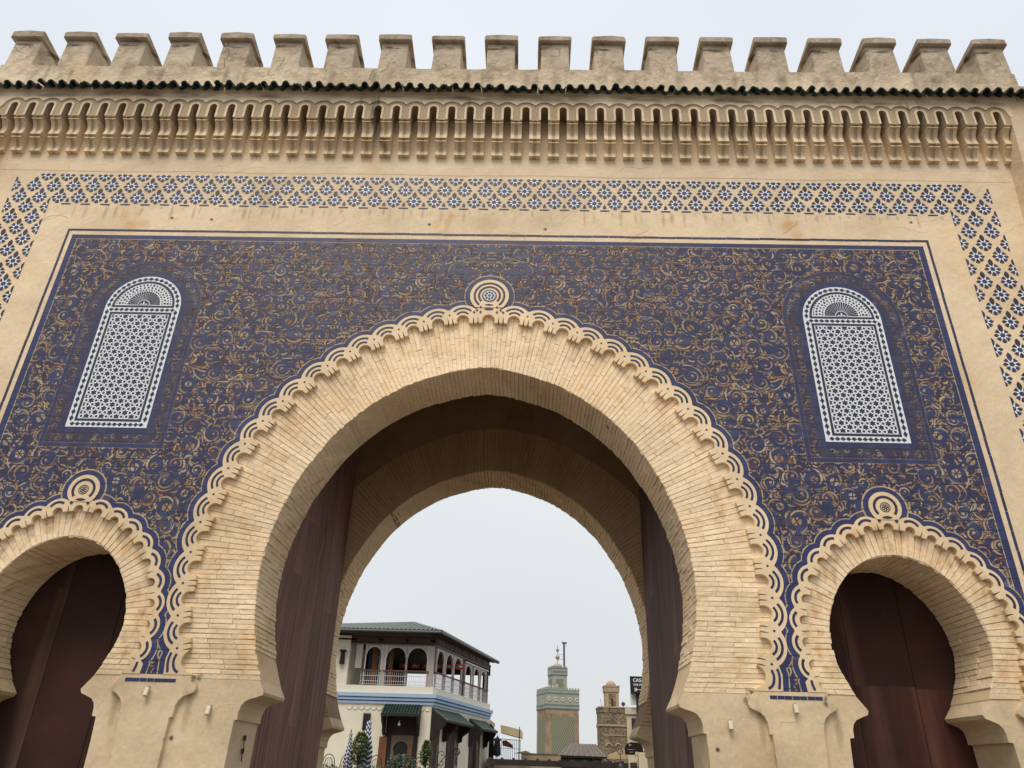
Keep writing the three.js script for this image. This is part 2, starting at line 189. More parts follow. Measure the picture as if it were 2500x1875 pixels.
function panelCanvas() { // the painted tile field: half of it, the other half is its mirror image
  const W = 2048, H = 2048, c = canvas(W, H), x = c.getContext('2d'); x.setTransform(W / 7.235, 0, 0, -H / 7.015, 0, H + 2.595 * H / 7.015);
  x.lineCap = 'round'; x.lineJoin = 'round';
  x.fillStyle = 'rgb(36,42,82)'; x.fillRect(0, 2, 8, 9);
  for (let i = 0; i < 3000; i++) { x.fillStyle = ['rgba(30,36,78,.4)', 'rgba(46,56,98,.35)', 'rgba(54,44,70,.4)', 'rgba(40,50,96,.4)'][i % 4]; x.beginPath(); x.ellipse(rr(0, 7.3), rr(2.5, 9.7), rr(0.03, 0.14), rr(0.02, 0.08), rr(0, 3), 0, 7); x.fill(); }
  const line = (pts, w, col) => { x.strokeStyle = col; x.lineWidth = w; x.beginPath(); pts.forEach((p, i) => (i ? x.lineTo(p[0], p[1]) : x.moveTo(p[0], p[1]))); x.stroke(); };
  const arcPts = (cx, cy, r, a, b, n = 18) => Array.from({ length: n + 1 }, (_, i) => [cx + r * Math.cos(a + (b - a) * i / n), cy + r * Math.sin(a + (b - a) * i / n)]);
  const CLAY = ['rgb(178,154,116)', 'rgb(164,140,104)', 'rgb(188,166,130)', 'rgb(166,126,92)', 'rgb(152,128,96)'], clay = () => CLAY[(rnd() * 5) | 0], INK = () => (rnd() < 0.55 ? 'rgb(52,40,60)' : 'rgb(33,40,84)');
  const taper = (P, grow, col) => { x.fillStyle = col; for (const [px, py, w] of P) { x.beginPath(); x.arc(px, py, w + grow, 0, 7); x.fill(); } };
  const put = (P, col, rim = 0.011) => { taper(P, rim, INK()); taper(P, 0.0012, col); };
  const crescent = (X, Y, r, a, sw, w) => { const P = []; for (let k = 0; k <= 18; k++) { const t = k / 18, q = r * (1 - 0.42 * t), th = a + sw * t; P.push([X + q * Math.cos(th), Y + q * Math.sin(th), w * Math.pow(Math.sin(Math.PI * (0.06 + 0.9 * t)), 0.8)]); } return P; };
  const spiral = (X, Y, R, a, dir, w) => { const P = [], T = rr(1.2, 1.75); for (let k = 0; k <= 44; k++) { const t = k / 44, q = R * (1 - 0.86 * t), th = a + dir * T * 6.283 * t; P.push([X + q * Math.cos(th), Y + q * Math.sin(th), w * (0.55 + 0.5 * Math.sin(t * 7)) * (1 - 0.35 * t)]); } P.push([P[44][0], P[44][1], w * 1.5]); return P; };
  const gusset = (X, Y, s, a, col) => { x.fillStyle = col; x.strokeStyle = INK(); x.lineWidth = 0.014; x.beginPath(); for (let k = 0; k < 3; k++) { const t0 = a + k * 2.094, t1 = t0 + 2.094, sx = s * (k === 0 ? 1.5 : 1); k ? 0 : x.moveTo(X + sx * Math.cos(t0), Y + sx * Math.sin(t0)); x.quadraticCurveTo(X + s * 0.1 * Math.cos(t0 + 1.05), Y + s * 0.1 * Math.sin(t0 + 1.05), X + s * (k === 2 ? 1.5 : 1) * Math.cos(t1), Y + s * (k === 2 ? 1.5 : 1) * Math.sin(t1)); } x.stroke(); x.fill(); };
  const scatter = (d, most) => { const G = new Map(), out = []; for (let k = 0; k < most * 14 && out.length < most; k++) { const px = rr(0, 7.25), py = rr(2.5, 9.7), gx = Math.floor(px / d), gy = Math.floor(py / d); let ok = true; for (let i = -1; i <= 1 && ok; i++) for (let j = -1; j <= 1 && ok; j++) for (const q of G.get((gx + i) * 1000 + gy + j) ?? []) if (Math.hypot(px - q[0], py - q[1]) < d) { ok = false; break; } if (!ok) continue; const key = gx * 1000 + gy; if (!G.has(key)) G.set(key, []); G.get(key).push([px, py]); out.push([px, py]); } return out; };
  for (const [px, py] of scatter(0.07, 10500)) { const a = rr(0, 6.28), k = rnd(); if (k < 0.3) { line(arcPts(px, py, rr(0.08, 0.3), a, a + rr(0.6, 1.6)), 0.021, clay()); } else put(crescent(px, py, rr(0.05, 0.13), a, rr(1.4, 3.4) * (rnd() < 0.5 ? 1 : -1), rr(0.009, 0.019)), clay(), 0.008); if (rnd() < 0.6) line(arcPts(px + rr(-0.05, 0.05), py, rr(0.06, 0.24), a, a + rr(1, 2.6)), 0.016, 'rgb(50,38,56)'); }
  const big = scatter(0.27, 900); // the larger scrolls with their flowers
  for (const [px, py] of big) { const a = rr(0, 6.28), dir = rnd() < 0.5 ? 1 : -1, R = rr(0.085, 0.125); taper(arcPts(px, py, R * 0.55, 0, 6.28, 24).map((p) => [p[0], p[1], R * 0.62]), 0, ['rgb(36,43,86)', 'rgb(32,39,78)', 'rgb(41,50,90)'][(rnd() * 3) | 0]);
    if (rnd() < 0.68) put(spiral(px, py, R, a, dir, rr(0.011, 0.016)), clay(), 0.006); else { const f = R * rr(0.42, 0.6); taper(arcPts(px, py, f * 0.5, 0, 6.28, 16).map((p) => [p[0], p[1], f * 0.55]), 0, clay()); for (let k = 0; k < 3; k++) { const b = rr(0, 3.14); line([[px - f * Math.cos(b), py - f * Math.sin(b)], [px + f * Math.cos(b), py + f * Math.sin(b)]], 0.014, 'rgb(50,40,66)'); } }
    for (let k = 0; k < 3; k++) { const b = a + k * 2.1 + rr(-0.4, 0.4); gusset(px + R * 1.35 * Math.cos(b), py + R * 1.35 * Math.sin(b), rr(0.025, 0.05), rr(0, 6.28), clay()); }
    put(crescent(px + dir * R * 0.2, py, R * 1.5, a + 0.6, dir * rr(1.6, 2.6), rr(0.011, 0.018)), clay(), 0.009); }
  // the blue margins: along the edge of the field, round the scallops and round the blind window
  const BLUE = 'rgb(36,44,94)', CR = 'rgb(198,174,132)';
  const bandW = (pts2, w) => { line(pts2, w + 0.03, CR); line(pts2, w, BLUE); };
  x.fillStyle = CR; x.fillRect(7.125, 2, 0.2, 8); x.fillRect(0, 9.515, 8, 0.2); x.fillStyle = BLUE; x.fillRect(7.137, 2, 0.2, 8); x.fillRect(0, 9.527, 8, 0.2);
  const cw = XS - 0.0235, arch = (g) => [[cw - 0.614 - g, 6.0 - g], [cw - 0.614 - g, 8.131], ...arcPts(cw, 8.131, 0.614 + g, Math.PI, 0, 40), [cw + 0.614 + g, 6.0 - g], [cw - 0.614 - g, 6.0 - g]];
  x.fillStyle = 'rgb(54,50,72)'; x.beginPath(); arch(0.31).forEach((p, i) => (i ? x.lineTo(...p) : x.moveTo(...p))); x.fill();
  { const run = arch(0.19); const cv = new THREE.CurvePath(); for (let i = 0; i + 1 < run.length; i++) cv.add(new THREE.LineCurve(V2(...run[i]), V2(...run[i + 1])));
    for (const [px, py] of cv.getSpacedPoints(420).map((p) => [p.x, p.y])) { const a = rr(0, 6.28); line(arcPts(px + rr(-0.06, 0.06), py + rr(-0.06, 0.06), rr(0.016, 0.034), a, a + rr(2.5, 5)), 0.012, ['rgb(160,146,132)', 'rgb(46,38,58)', 'rgb(44,46,84)', 'rgb(140,108,82)'][(rnd() * 4) | 0]); } }
  for (const [g, w] of [[0.285, 0.06], [0.02, 0.13]]) line(arch(g), w, 'rgb(38,44,84)'); line(arch(0.318), 0.009, 'rgb(128,112,96)'); line(arch(0.25), 0.008, 'rgb(110,96,92)');
  const poly = (P, cx) => P.map((p) => [p.x + cx, p.y]);
  bandW([...poly(RM.outerFull, 0)], 0.15); bandW([...poly(RS.outerFull, XS)], 0.14);
  line(arcPts(0, 8.465, 0.34, 0, 6.28, 40), 0.15, CR); line(arcPts(0, 8.465, 0.33, 0, 6.28, 40), 0.13, BLUE);
  line(arcPts(XS + 0.01, 5.02, 0.25, 0, 6.28, 40), 0.14, CR); line(arcPts(XS + 0.01, 5.02, 0.24, 0, 6.28, 40), 0.12, BLUE);
  // single tiles: each row 13 cm high, slightly different in tone, with thin joints
  for (let r = 0; r * 0.131 < 7.3; r++) { const y = 2.5 + r * 0.131, off = rr(0, 0.12);
    for (let q = -1; q < 62; q++) { const k = rnd(); x.fillStyle = k < 0.5 ? `rgba(20,24,60,${rr(0, 0.2)})` : k < 0.95 ? `rgba(120,130,160,${rr(0, 0.14)})` : `rgba(180,110,60,${rr(0.05, 0.22)})`; x.fillRect(q * 0.12 + off, y, 0.119, 0.13); if (rnd() < 0.45) { x.strokeStyle = 'rgba(30,28,50,.3)'; x.lineWidth = 0.006; x.beginPath(); x.moveTo(q * 0.12 + off, y); x.lineTo(q * 0.12 + off, y + 0.131); x.stroke(); } }
    x.strokeStyle = 'rgba(20,18,36,.75)'; x.lineWidth = 0.011; x.beginPath(); for (let X = 0; X < 7.4; X += 0.12) { if (rnd() < 0.12) x.moveTo(X, y + rr(-0.003, 0.003)); else x.lineTo(X, y + rr(-0.003, 0.003)); } x.stroke(); }
  for (let i = 0; i < 240; i++) { x.fillStyle = ['rgba(186,112,62,.3)', 'rgba(210,190,150,.3)', 'rgba(120,72,56,.25)'][i % 3]; x.beginPath(); x.ellipse(rr(0, 7.2), rr(2.6, 9.6), rr(0.02, 0.1), rr(0.01, 0.05), 0, 0, 7); x.fill(); }
  return c;
}
const panelC = panelCanvas(), panelMap = ctex(panelC, true, THREE.MirroredRepeatWrapping);
{ // glaze shines, bare clay does not; the glaze stands a little proud
  const n = 1024, s = canvas(n, n), x = s.getContext('2d'); x.drawImage(panelC, 0, 0, n, n); const im = x.getImageData(0, 0, n, n), d = im.data;
  for (let i = 0; i < d.length; i += 4) { const k = sm(-20, 35, d[i + 2] - d[i]); d[i] = k * 255; d[i + 1] = (0.88 - 0.4 * k) * 255; d[i + 2] = 0; }
  x.putImageData(im, 0, 0); const t = ctex(s, false, THREE.MirroredRepeatWrapping);
  M.panel = new THREE.MeshStandardMaterial({ map: panelMap, roughness: 1, roughnessMap: t, bumpMap: t, bumpScale: 0.002 });
}
const woodTex = (() => { // vertical grain of the painted doors
  const W = 1024, H = 1024, c = canvas(W, H), x = c.getContext('2d'), im = x.createImageData(W, H), d = im.data;
  for (let j = 0; j < H; j++) for (let i = 0; i < W; i++) { const u = i / W, v = j / H, wv = u * 60 + 1.6 * (fbm(u * 5, v * 1.2, 3) - 0.5) * 8, g = Math.pow(0.5 + 0.5 * Math.sin(wv * 3 + noise(u * 90, v * 2) * 4), 1.5), f = fbm(u * 160, v * 5 + 7, 3), b = fbm(u * 3, v * 2 + 20, 3); const k = 0.55 + 0.34 * f + 0.34 * b - 0.22 * g; d.set([Math.min(255, k * 138), Math.min(255, k * 104), Math.min(255, k * 92), 255], (j * W + i) * 4); }
  x.putImageData(im, 0, 0); x.strokeStyle = 'rgba(40,26,24,.5)'; for (let i = 0; i < 40; i++) { x.lineWidth = rr(0.6, 2); x.beginPath(); const X = rr(0, W), Y = rr(0, H); x.moveTo(X, Y); x.lineTo(X + rr(-4, 4), Y + rr(40, 200)); x.stroke(); }
  return ctex(c);
})();
const woodBump = (() => { const s = canvas(1024, 1024), x = s.getContext('2d'); x.drawImage(woodTex.image, 0, 0); return ctex(s, false); })();
M.door = new THREE.MeshStandardMaterial({ map: woodTex, roughness: 0.85, bumpMap: woodBump, bumpScale: 0.006, vertexColors: true });
M.sideDoor = new THREE.MeshStandardMaterial({ map: noiseTexDoor(), roughness: 0.9, vertexColors: true });
function noiseTexDoor() { const t = noiseTex(512, (u, v) => { const g = fbm(u * 4, v * 8, 5), st = Math.max(0, fbm(u * 9, v * 1.3 + 5, 4) - 0.5) * 2; return [36 + 40 * g + 62 * st, 20 + 24 * g + 66 * st, 15 + 20 * g + 62 * st]; }); t.colorSpace = THREE.SRGBColorSpace; return t; }
M.iron = mat(60, 46, 38, 0.7); M.dark = mat(34, 30, 28, 0.8);
// ---------------------------------------------------------------- ground
const ground = part('ground', (() => { const g = new THREE.PlaneGeometry(1600, 1600); g.rotateX(-Math.PI / 2); return g; })(), mat(104, 96, 86, 0.95), scene);
ground.userData = { kind: 'structure', label: 'worn pale paving in front of and behind the gate' };

// ---------------------------------------------------------------- the gate
const gate = thing('city_gate', 'monumental blue and cream tiled city gate with three horseshoe arches', 'gate');
const sub = (n, parent) => { const g = new THREE.Group(); g.name = n; parent.add(g); return g; };
const halfUp = (P, cx, s) => P.map(([x, y]) => [cx + s * x, y]);
const archPath = (P, cx, yb) => [[cx + P[0][0], yb], ...halfUp(P, cx, 1), ...halfUp(P, cx, -1).reverse().slice(1), [cx - P[0][0], yb]]; // right foot, over the crown, left foot
const smooth = (P, n) => { for (let q = 0; q < n; q++) P = P.map((p, i) => { if (i === 0) return p; const a = P[i - 1], b = i + 1 < P.length ? P[i + 1] : [-P[i - 1][0], P[i - 1][1]]; return [(a[0] + 2 * p[0] + b[0]) / 4, (a[1] + 2 * p[1] + b[1]) / 4]; }); return P; };
const mainP = smooth(spline(MAIN, 120).map((p) => [p.x, p.y]), 26), smallP = smooth(spline(SMALL, 60).map((p) => [p.x, p.y]), 12);
// wall cores, front and rear
const core = [[-9.45, 2.56], [-9.45, 12.1], [9.45, 12.1], [9.45, 2.56], ...archPath(smallP, XS, 2.56), ...archPath(mainP, 0, 2.56), ...archPath(smallP, -XS, 2.56)];
part('wall', wallUV(extr(core, -1.0, -0.075)), M.joint, gate);
part('wall', wallUV(extr([[-9.45, 0], [-9.45, 12.7], [9.45, 12.7], [9.45, 0], [7.235, 0], [7.235, 9.61], [-7.235, 9.61], [-7.235, 0]], -0.07, 0)), M.plaster, gate);
for (const s of [1, -1]) {
  const F = (a) => a.map(([x, y]) => [s * x, y]), mid = [...MAINCAP, ...SMALLCAP.map(([x, y]) => [XS - x, y]).reverse()], out = [...SMALLCAP.map(([x, y]) => [XS + x, y]), [9.44, 2.56], [9.44, 0]];
  mid[11] = [2.685, 2.56]; mid[12] = [XS - 0.82, 2.56]; out[11] = [XS + 0.82, 2.56];
  part('pier', wallUV(extr(F(mid), -1.0, -0.06)), M.plaster, gate);
  part('pier', wallUV(extr(F(out), -1.0, -0.072)), M.plaster, gate);
  const A = [[3.515, YB], [3.535, 2.565], [3.49, 2.53], [3.465, 2.483], [3.458, 2.43], [3.475, 2.395], [3.53, 2.37], [3.6, 2.338], [3.645, 2.295], [3.67, 2.235], [3.677, 2.16], [3.682, 2.105], [3.715, 2.095], [3.728, 1.55], [3.74, 0]];
  const B = [[1.2, YB], [1.19, 2.55], [1.145, 2.5], [1.108, 2.45], [1.1, 2.415], [1.13, 2.385], [1.205, 2.349], [1.262, 2.3], [1.29, 2.234], [1.303, 2.14], [1.305, 2.09], [1.322, 1.53], [1.335, 0]];
  part('pilaster', wallUV(extr(F([...A, ...B.map(([x, y]) => [XS - x, y]).reverse()]), -0.08, 0.002, [], 0.006)), M.plaster, gate);
  part('pilaster', wallUV(extr(F([...B.map(([x, y]) => [XS + x, y]), [7.235, 0], [7.235, YB]]), -0.08, 0.002)), M.plaster, gate);
  for (let i = 0; i < 7; i++) { const a = 3.735 + i * 0.093, w = rr(0.084, 0.09); part('inlay_tile', box(Math.min(s * a, s * (a + w)), Math.max(s * a, s * (a + w)), 2.503 + rr(0, 0.003), 2.545, 0, 0.007), M.navy, gate); }
  for (let i = 0; i < 26; i++) { const y = 2.5 + i * 0.2783, X = s * (7.325 + rr(-0.003, 0.003)); part('border_tile', box(X - 0.019, X + 0.019, y + 0.004, y + 0.274, -0.01, 0.005), rnd() < 0.5 ? M.navyDark : M.navy, gate); }
}
for (let i = 0; i < 52; i++) { const x = -7.345 + i * 0.28252, y = 9.716 + rr(-0.004, 0.004); part('border_tile', box(x + 0.003, x + 0.2795, y - 0.018, y + 0.019, -0.01, 0.006), rnd() < 0.5 ? M.navyDark : M.navy, gate); }
// painted tile field
const rev = (a) => [...a].reverse(), shift = (a, cx) => a.map((p) => [p.x + cx, p.y]);
const panelPts = [[-7.235, YB], [-7.235, 9.61], [7.235, 9.61], [7.235, YB], ...rev(shift(RS.outerFull, XS)), ...rev(shift(RM.outerFull, 0)), ...rev(shift(RS.outerFull, -XS))];
part('tile_panel', wallUV(extr(panelPts, -0.07, 0.001), (x, y) => [x / 7.235, (y - 2.595) / 7.015]), M.panel, gate);
// scalloped frames with their blue inlay
function arcBand(R, L, top, end, hw, th) {
  const s = top - end, r = (hw * hw + s * s) / (2 * s), cy = top - r, A = Math.asin(hw / r), o = [];
  for (let i = 0; i <= 10; i++) { const q = -A + 2 * A * i / 10; o.push(R.P(L.M, L.T, L.N, r * Math.sin(q), cy + r * Math.cos(q))); }
  for (let i = 10; i >= 0; i--) { const q = -A + 2 * A * i / 10; o.push(R.P(L.M, L.T, L.N, (r - th) * Math.sin(q), cy + (r - th) * Math.cos(q))); }
  return o;
}
const circ = (cx, cy, r, a, b, n = 40) => Array.from({ length: n + 1 }, (_, i) => [cx + r * Math.cos(a + (b - a) * i / n), cy + r * Math.sin(a + (b - a) * i / n)]);
const annulus = (cx, cy, r1, r2, a, b) => [...circ(cx, cy, r1, a, b), ...circ(cx, cy, r2, b, a)];
const lens = (cx, cy, w, h) => [...circ(cx, cy + h - (w * w + h * h) / (2 * h), (w * w + h * h) / (2 * h), Math.PI / 2 + Math.asin(w / ((w * w + h * h) / (2 * h))), Math.PI / 2 - Math.asin(w / ((w * w + h * h) / (2 * h))), 10), ...circ(cx, cy - h + (w * w + h * h) / (2 * h), (w * w + h * h) / (2 * h), -Math.PI / 2 + Math.asin(w / ((w * w + h * h) / (2 * h))), -Math.PI / 2 - Math.asin(w / ((w * w + h * h) / (2 * h))), 10)];
const dia = (x, y, a = 0.02, b = 0.02) => [[x - a, y], [x, y - b], [x + a, y], [x, y + b]];
const D2 = Math.PI / 180;
function frameRing(R, cx, big) {
  const pts = [...shift(R.outerFull, cx), ...rev(shift(R.innerFull, cx))];
  const t = part('scalloped_trim', wallUV(extr(pts, -0.07, 0.008)), M.trim, gate);
  const mid = (R.lobes.length - 1) / 2;
  R.lobes.forEach((L, i) => {
    if (i === mid) return;
    const put = (a, dz = 0) => part('inlay_tile', extr(a.map((p) => [p.x + cx, p.y]), 0, 0.011 + dz), rnd() < 0.6 ? M.navyDark : M.navy, t);
    if (big) { put(arcBand(R, L, 0.156, 0.09, 0.15, 0.033)); put(arcBand(R, L, 0.083, 0.032, 0.1, 0.031)); }
    else put(arcBand(R, L, 0.15, 0.103, 0.105, 0.034));
  });
  if (big) R.full.forEach((p, i) => { if (Math.abs(p.x) < 0.3) return; const L = R.lobes[Math.min(i, R.lobes.length - 1)], a = 0.019; part('inlay_tile', extr([[-a, 0], [0, -a], [a, 0], [0, a]].map(([u, v]) => { const q = R.P(p, L.T, L.N, u, v + 0.02); return [q.x + cx, q.y]; }), 0, 0.011), M.navyDark, t); });
  for (const q of [1, -1]) for (const c of big ? [[[3.868, 2.86], [3.884, 2.79], [3.882, 2.72], [3.862, 2.62]], [[3.795, 2.845], [3.815, 2.78], [3.808, 2.71], [3.78, 2.655], [3.73, 2.622]]] : [[[1.372, 2.735], [1.368, 2.69], [1.345, 2.618]]]) {
    const P = spline(c, 8), o = [], w = 0.016; for (let i = 0; i < P.length; i++) { const a = P[Math.max(0, i - 1)], b = P[Math.min(P.length - 1, i + 1)], t = b.clone().sub(a).normalize(); o.push([P[i], t]); }
    const F = ([p, t], e) => [cx + q * (p.x - t.y * e), p.y + t.x * e];
    part('inlay_tile', extr([...o.map((k) => F(k, w)), ...rev(o).map((k) => F(k, -w))], 0, 0.011), M.navy, t);
  }
  // medallion on the crown
  const cy = big ? 8.465 : 5.02, X = big ? 0 : cx + Math.sign(cx) * 0.008, r = big ? 0.316 : 0.225, lo = big ? -46 : -52;
  const m = part('medallion', wallUV(extr(circ(X, cy, r, lo * D2, (180 - lo) * D2), 0, 0.016)), M.trim, gate);
  const put = (name, a, mt, z = 0.0195) => part(name, extr(a, 0.005, z), mt, m);
  if (big) {
    put('inlay_ring', annulus(X, cy, 0.258, 0.224, -48 * D2, 228 * D2), M.navyDark); put('inlay_ring', annulus(X, cy, 0.186, 0.152, -40 * D2, 220 * D2), M.navyDark);
    put('rosette', circ(X, cy - 0.003, 0.12, 0, 6.283), M.navyDark, 0.0185); put('rosette', circ(X, cy - 0.003, 0.097, 0, 6.283), M.white, 0.0215);
    part('petal', [0, 1, 2, 3, 4, 5, 6, 7, 8].map((k) => extr(circ(X + (k < 8 ? 0.062 * Math.cos(k * Math.PI / 4) : 0), cy - 0.003 + (k < 8 ? 0.062 * Math.sin(k * Math.PI / 4) : 0), k < 8 ? 0.021 : 0.024, 0.39, 6.673, 8), 0.01, 0.0245)), M.navyDark, m);
    for (const a of [lens(X, 8.285, 0.075, 0.016), lens(X, 8.21, 0.075, 0.016), ...[[0.19, 8.185], [0.233, 8.147], [0.133, 8.243], [0.133, 8.15]].flatMap(([u, v]) => [dia(X + u, v, 0.018, 0.022), dia(X - u, v, 0.018, 0.022)])]) put('inlay_tile', a, M.navyDark);
  } else {
    put('inlay_ring', annulus(X, cy, 0.168, 0.132, -42 * D2, 222 * D2), M.navyDark); put('rosette', annulus(X, cy, 0.072, 0.062, 0, 6.283), M.navyDark);
    part('petal', Array.from({ length: 6 }, (_, k) => extr(annulus(X + 0.03 * Math.cos(k * 1.047 + 0.52), cy + 0.03 * Math.sin(k * 1.047 + 0.52), 0.022, 0.014, 0, 6.283), 0.005, 0.0195 + 0.0004 * k)), M.navyDark, m);
    for (const a of [lens(X, 4.872, 0.075, 0.02), dia(X - 0.118, 4.825, 0.024, 0.024), dia(X + 0.118, 4.825, 0.024, 0.024)]) put('inlay_tile', a, M.navyDark);
  }
}
frameRing(RM, 0, true); frameRing(RS, XS, false); frameRing(RS, -XS, false);

// ---------------------------------------------------------------- bricks of the arches: every brick is its own slightly uneven block
let blockUV;
const facing = (c) => { let s = 0; for (let i = 0; i < 4; i++) { const a = c[i], b = c[(i + 1) % 4]; s += a[0] * b[1] - b[0] * a[1]; } return s > 0 ? c : [c[0], c[3], c[2], c[1]]; };
function block(c, out, depth, col, bev = 0.003) { // c: four corners counter-clockwise seen from outside, out: outward unit vector
  const C = c.map((p) => new THREE.Vector3(...p)), O = new THREE.Vector3(...out), mid = C.reduce((a, b) => a.add(b), new THREE.Vector3()).multiplyScalar(0.25);
  const f = C.map((p) => p.clone().addScaledVector(mid.clone().sub(p).normalize(), bev)), m = C.map((p) => p.clone().addScaledVector(O, -bev)), b = C.map((p) => p.clone().addScaledVector(O, -depth)), v = [];
  const q = (a, b2, c2, d) => v.push(a, b2, c2, a, c2, d);
  q(f[0], f[1], f[2], f[3]);
  for (let i = 0; i < 4; i++) { const j = (i + 1) % 4; q(f[i], m[i], m[j], f[j]); q(m[i], b[i], b[j], m[j]); }
  const g = new THREE.BufferGeometry(); g.setAttribute('position', new THREE.BufferAttribute(new Float32Array(v.flatMap((p) => [p.x, p.y, p.z])), 3)); g.computeVertexNormals(); wallUV(g, blockUV); paint(g, ...col); return g;
}
function brickArch(prof, ext, o, parent) {
  const list = [], soffit = [];
  const at = (P, t) => { const k = Math.min(0.99999, Math.max(0, t)) * (P.length - 1), i = Math.floor(k), f = k - i; return [lerp(P[i][0], P[i + 1][0], f), lerp(P[i][1], P[i + 1][1], f)]; };
  // courses lie level up to the springing and fan out round the arch centre above it
  const key = ([x, y]) => (y < o.fan ? y - o.fan : Math.atan2(y - o.fan, x)), kE = ext.map(key);
  const across = (p, dk) => { const k = key(p) + dk; let i = 0; while (i < kE.length - 2 && kE[i + 1] < k) i++; const f = Math.min(1, Math.max(0, (k - kE[i]) / (kE[i + 1] - kE[i] + 1e-9))); return [lerp(ext[i][0], ext[i + 1][0], f), lerp(ext[i][1], ext[i + 1][1], f)]; };
  for (const s of [1, -1]) for (let j = 0; j < o.n; j++) {
    const g0 = o.gap * rr(0.7, 1.3), t0 = (j + g0) / o.n, t1 = (j + 1 - 0.02) / o.n, a0 = at(prof, t0), a1 = at(prof, t1), e0 = across(a0, rr(-0.0015, 0.0015)), e1 = across(a1, rr(-0.0015, 0.0015));
    const ln = Math.hypot(e0[0] - a0[0], e0[1] - a0[1]); let r = -o.edge * rr(0, 1) / ln, first = true;
    const tone = rr(0.97, 1.03) * (o.tone ?? 1.2);
    while (r < 0.995) {
      let r1 = r + (first ? rr(0.4, 1) : rr(0.8, 1.15)) * o.len / ln; first = false; if (r1 > 1 - 0.3 * o.len / ln) r1 = 1;
      const P = (u, tb) => { const k = r + (r1 - r) * u, A = tb ? a1 : a0, E = tb ? e1 : e0; return [s * lerp(A[0], E[0], k) + rr(-0.003, 0.003) + o.cx, lerp(A[1], E[1], k) + rr(-0.003, 0.003) + o.cy, o.z + rr(-o.uneven, 0)]; };
      const gu = 0.5 * o.vgap / ((r1 - r) * ln), c = facing([P(gu, 0), P(1 - gu, 0), P(1 - gu, 1), P(gu, 1)]), k = tone * rr(0.975, 1.025) * (rnd() < 0.04 ? 0.94 : 1), wm = rr(-0.012, 0.012);
      list.push({ g: block(c, [0, 0, 1], 0.025, [k + wm, k, k - wm * 1.5]), size: Math.abs((c[2][0] - c[0][0]) * (c[2][1] - c[0][1])) + Math.hypot(c[1][0] - c[0][0], c[1][1] - c[0][1]) });
      r = r1;
    }
    if (j >= o.soffitFrom) { // underside
      let z = o.z - 0.012; const nx = -s * (a1[1] - a0[1]), ny = s * (a1[0] - a0[0]), nl = Math.hypot(nx, ny), n2 = [nx / nl * s * s, ny / nl]; const sign = (n2[0] * (0 - s * a0[0]) + n2[1] * (3.9 - a0[1])) > 0 ? 1 : -1;
      const N = [n2[0] * sign, n2[1] * sign, 0];
      while (z > o.zBack + 0.05) {
        let z1 = z - rr(0.24, 0.38); if (z1 < o.zBack + 0.14) z1 = o.zBack + 0.002; const h = rr(0.006, 0.022) + (o.proud ?? 0);
        const Q = (a, zz) => [s * a[0] + o.cx + N[0] * (h + rr(-0.002, 0.002)), a[1] + o.cy + N[1] * (h + rr(-0.002, 0.002)), zz];
        let c = [Q(a0, z - 0.002), Q(a1, z - 0.002), Q(a1, z1 + 0.004), Q(a0, z1 + 0.004)];
        const u = new THREE.Vector3(...c[1]).sub(new THREE.Vector3(...c[0])), w = new THREE.Vector3(...c[3]).sub(new THREE.Vector3(...c[0]));
        if (u.cross(w).dot(new THREE.Vector3(...N)) < 0) c = [c[0], c[3], c[2], c[1]];
        const k = tone * rr(0.95, 1.04); soffit.push(block(c, N, 0.03, [k, k, k])); z = z1;
      }
    }
  }
  list.sort((a, b) => b.size - a.size);
  for (const b of list.slice(0, o.max)) part('brick', b.g, o.mat, parent);
  if (list.length > o.max) part('brickwork', list.slice(o.max).map((b) => b.g), o.mat, parent).userData.kind = 'stuff';
  if (soffit.length) part('soffit_bricks', soffit, o.soffitMat ?? o.mat, parent).userData.kind = 'stuff';
}
const inset = (half, d) => { const P = spline(half, 80), o = []; for (let i = 0; i < P.length; i++) { const a = P[Math.max(0, i - 1)], b = P[Math.min(P.length - 1, i + 1)], t = b.clone().sub(a).normalize(); o.push([Math.max(0, P[i].x - t.y * d * -1), P[i].y + t.x * d * -1]); } return o; };
const evenly = (P, n) => new THREE.SplineCurve(P.map((p) => V2(p[0], p[1]))).getSpacedPoints(n).map((p) => [p.x, p.y]);
const brickMain = sub('brick_arch', gate);
const extM = evenly([[3.62, 2.5], [3.66, 2.6], [3.8, 2.9], ...CUSP_M.slice().reverse().slice(1).map(([x, y]) => [x + 0.015, y]), [0, 8.12]], 200);
brickArch(evenly(mainP, 200), extM, { n: 96, fan: 4.0, gap: 0.11, len: 0.34, vgap: 0.004, z: -0.06, uneven: 0.008, edge: 0.018, cx: 0, cy: 0, soffitFrom: 6, zBack: -1.0, max: 299, mat: M.brick }, brickMain);
const extS = evenly([[1.24, 2.5], [1.25, 2.6], [1.3, 2.78], ...CUSP_S.slice().reverse().slice(1), [0, 4.775]], 120);
for (const s of [1, -1]) {
  const b = sub('brick_arch', gate);
  brickArch(evenly(smallP, 120), extS, { n: 33, fan: 3.3, gap: 0.1, len: 0.52, vgap: 0.007, z: -0.06, uneven: 0.007, edge: 0.006, cx: s * XS, cy: 0, soffitFrom: 2, zBack: -1.0, max: 299, mat: M.brick }, b);
}
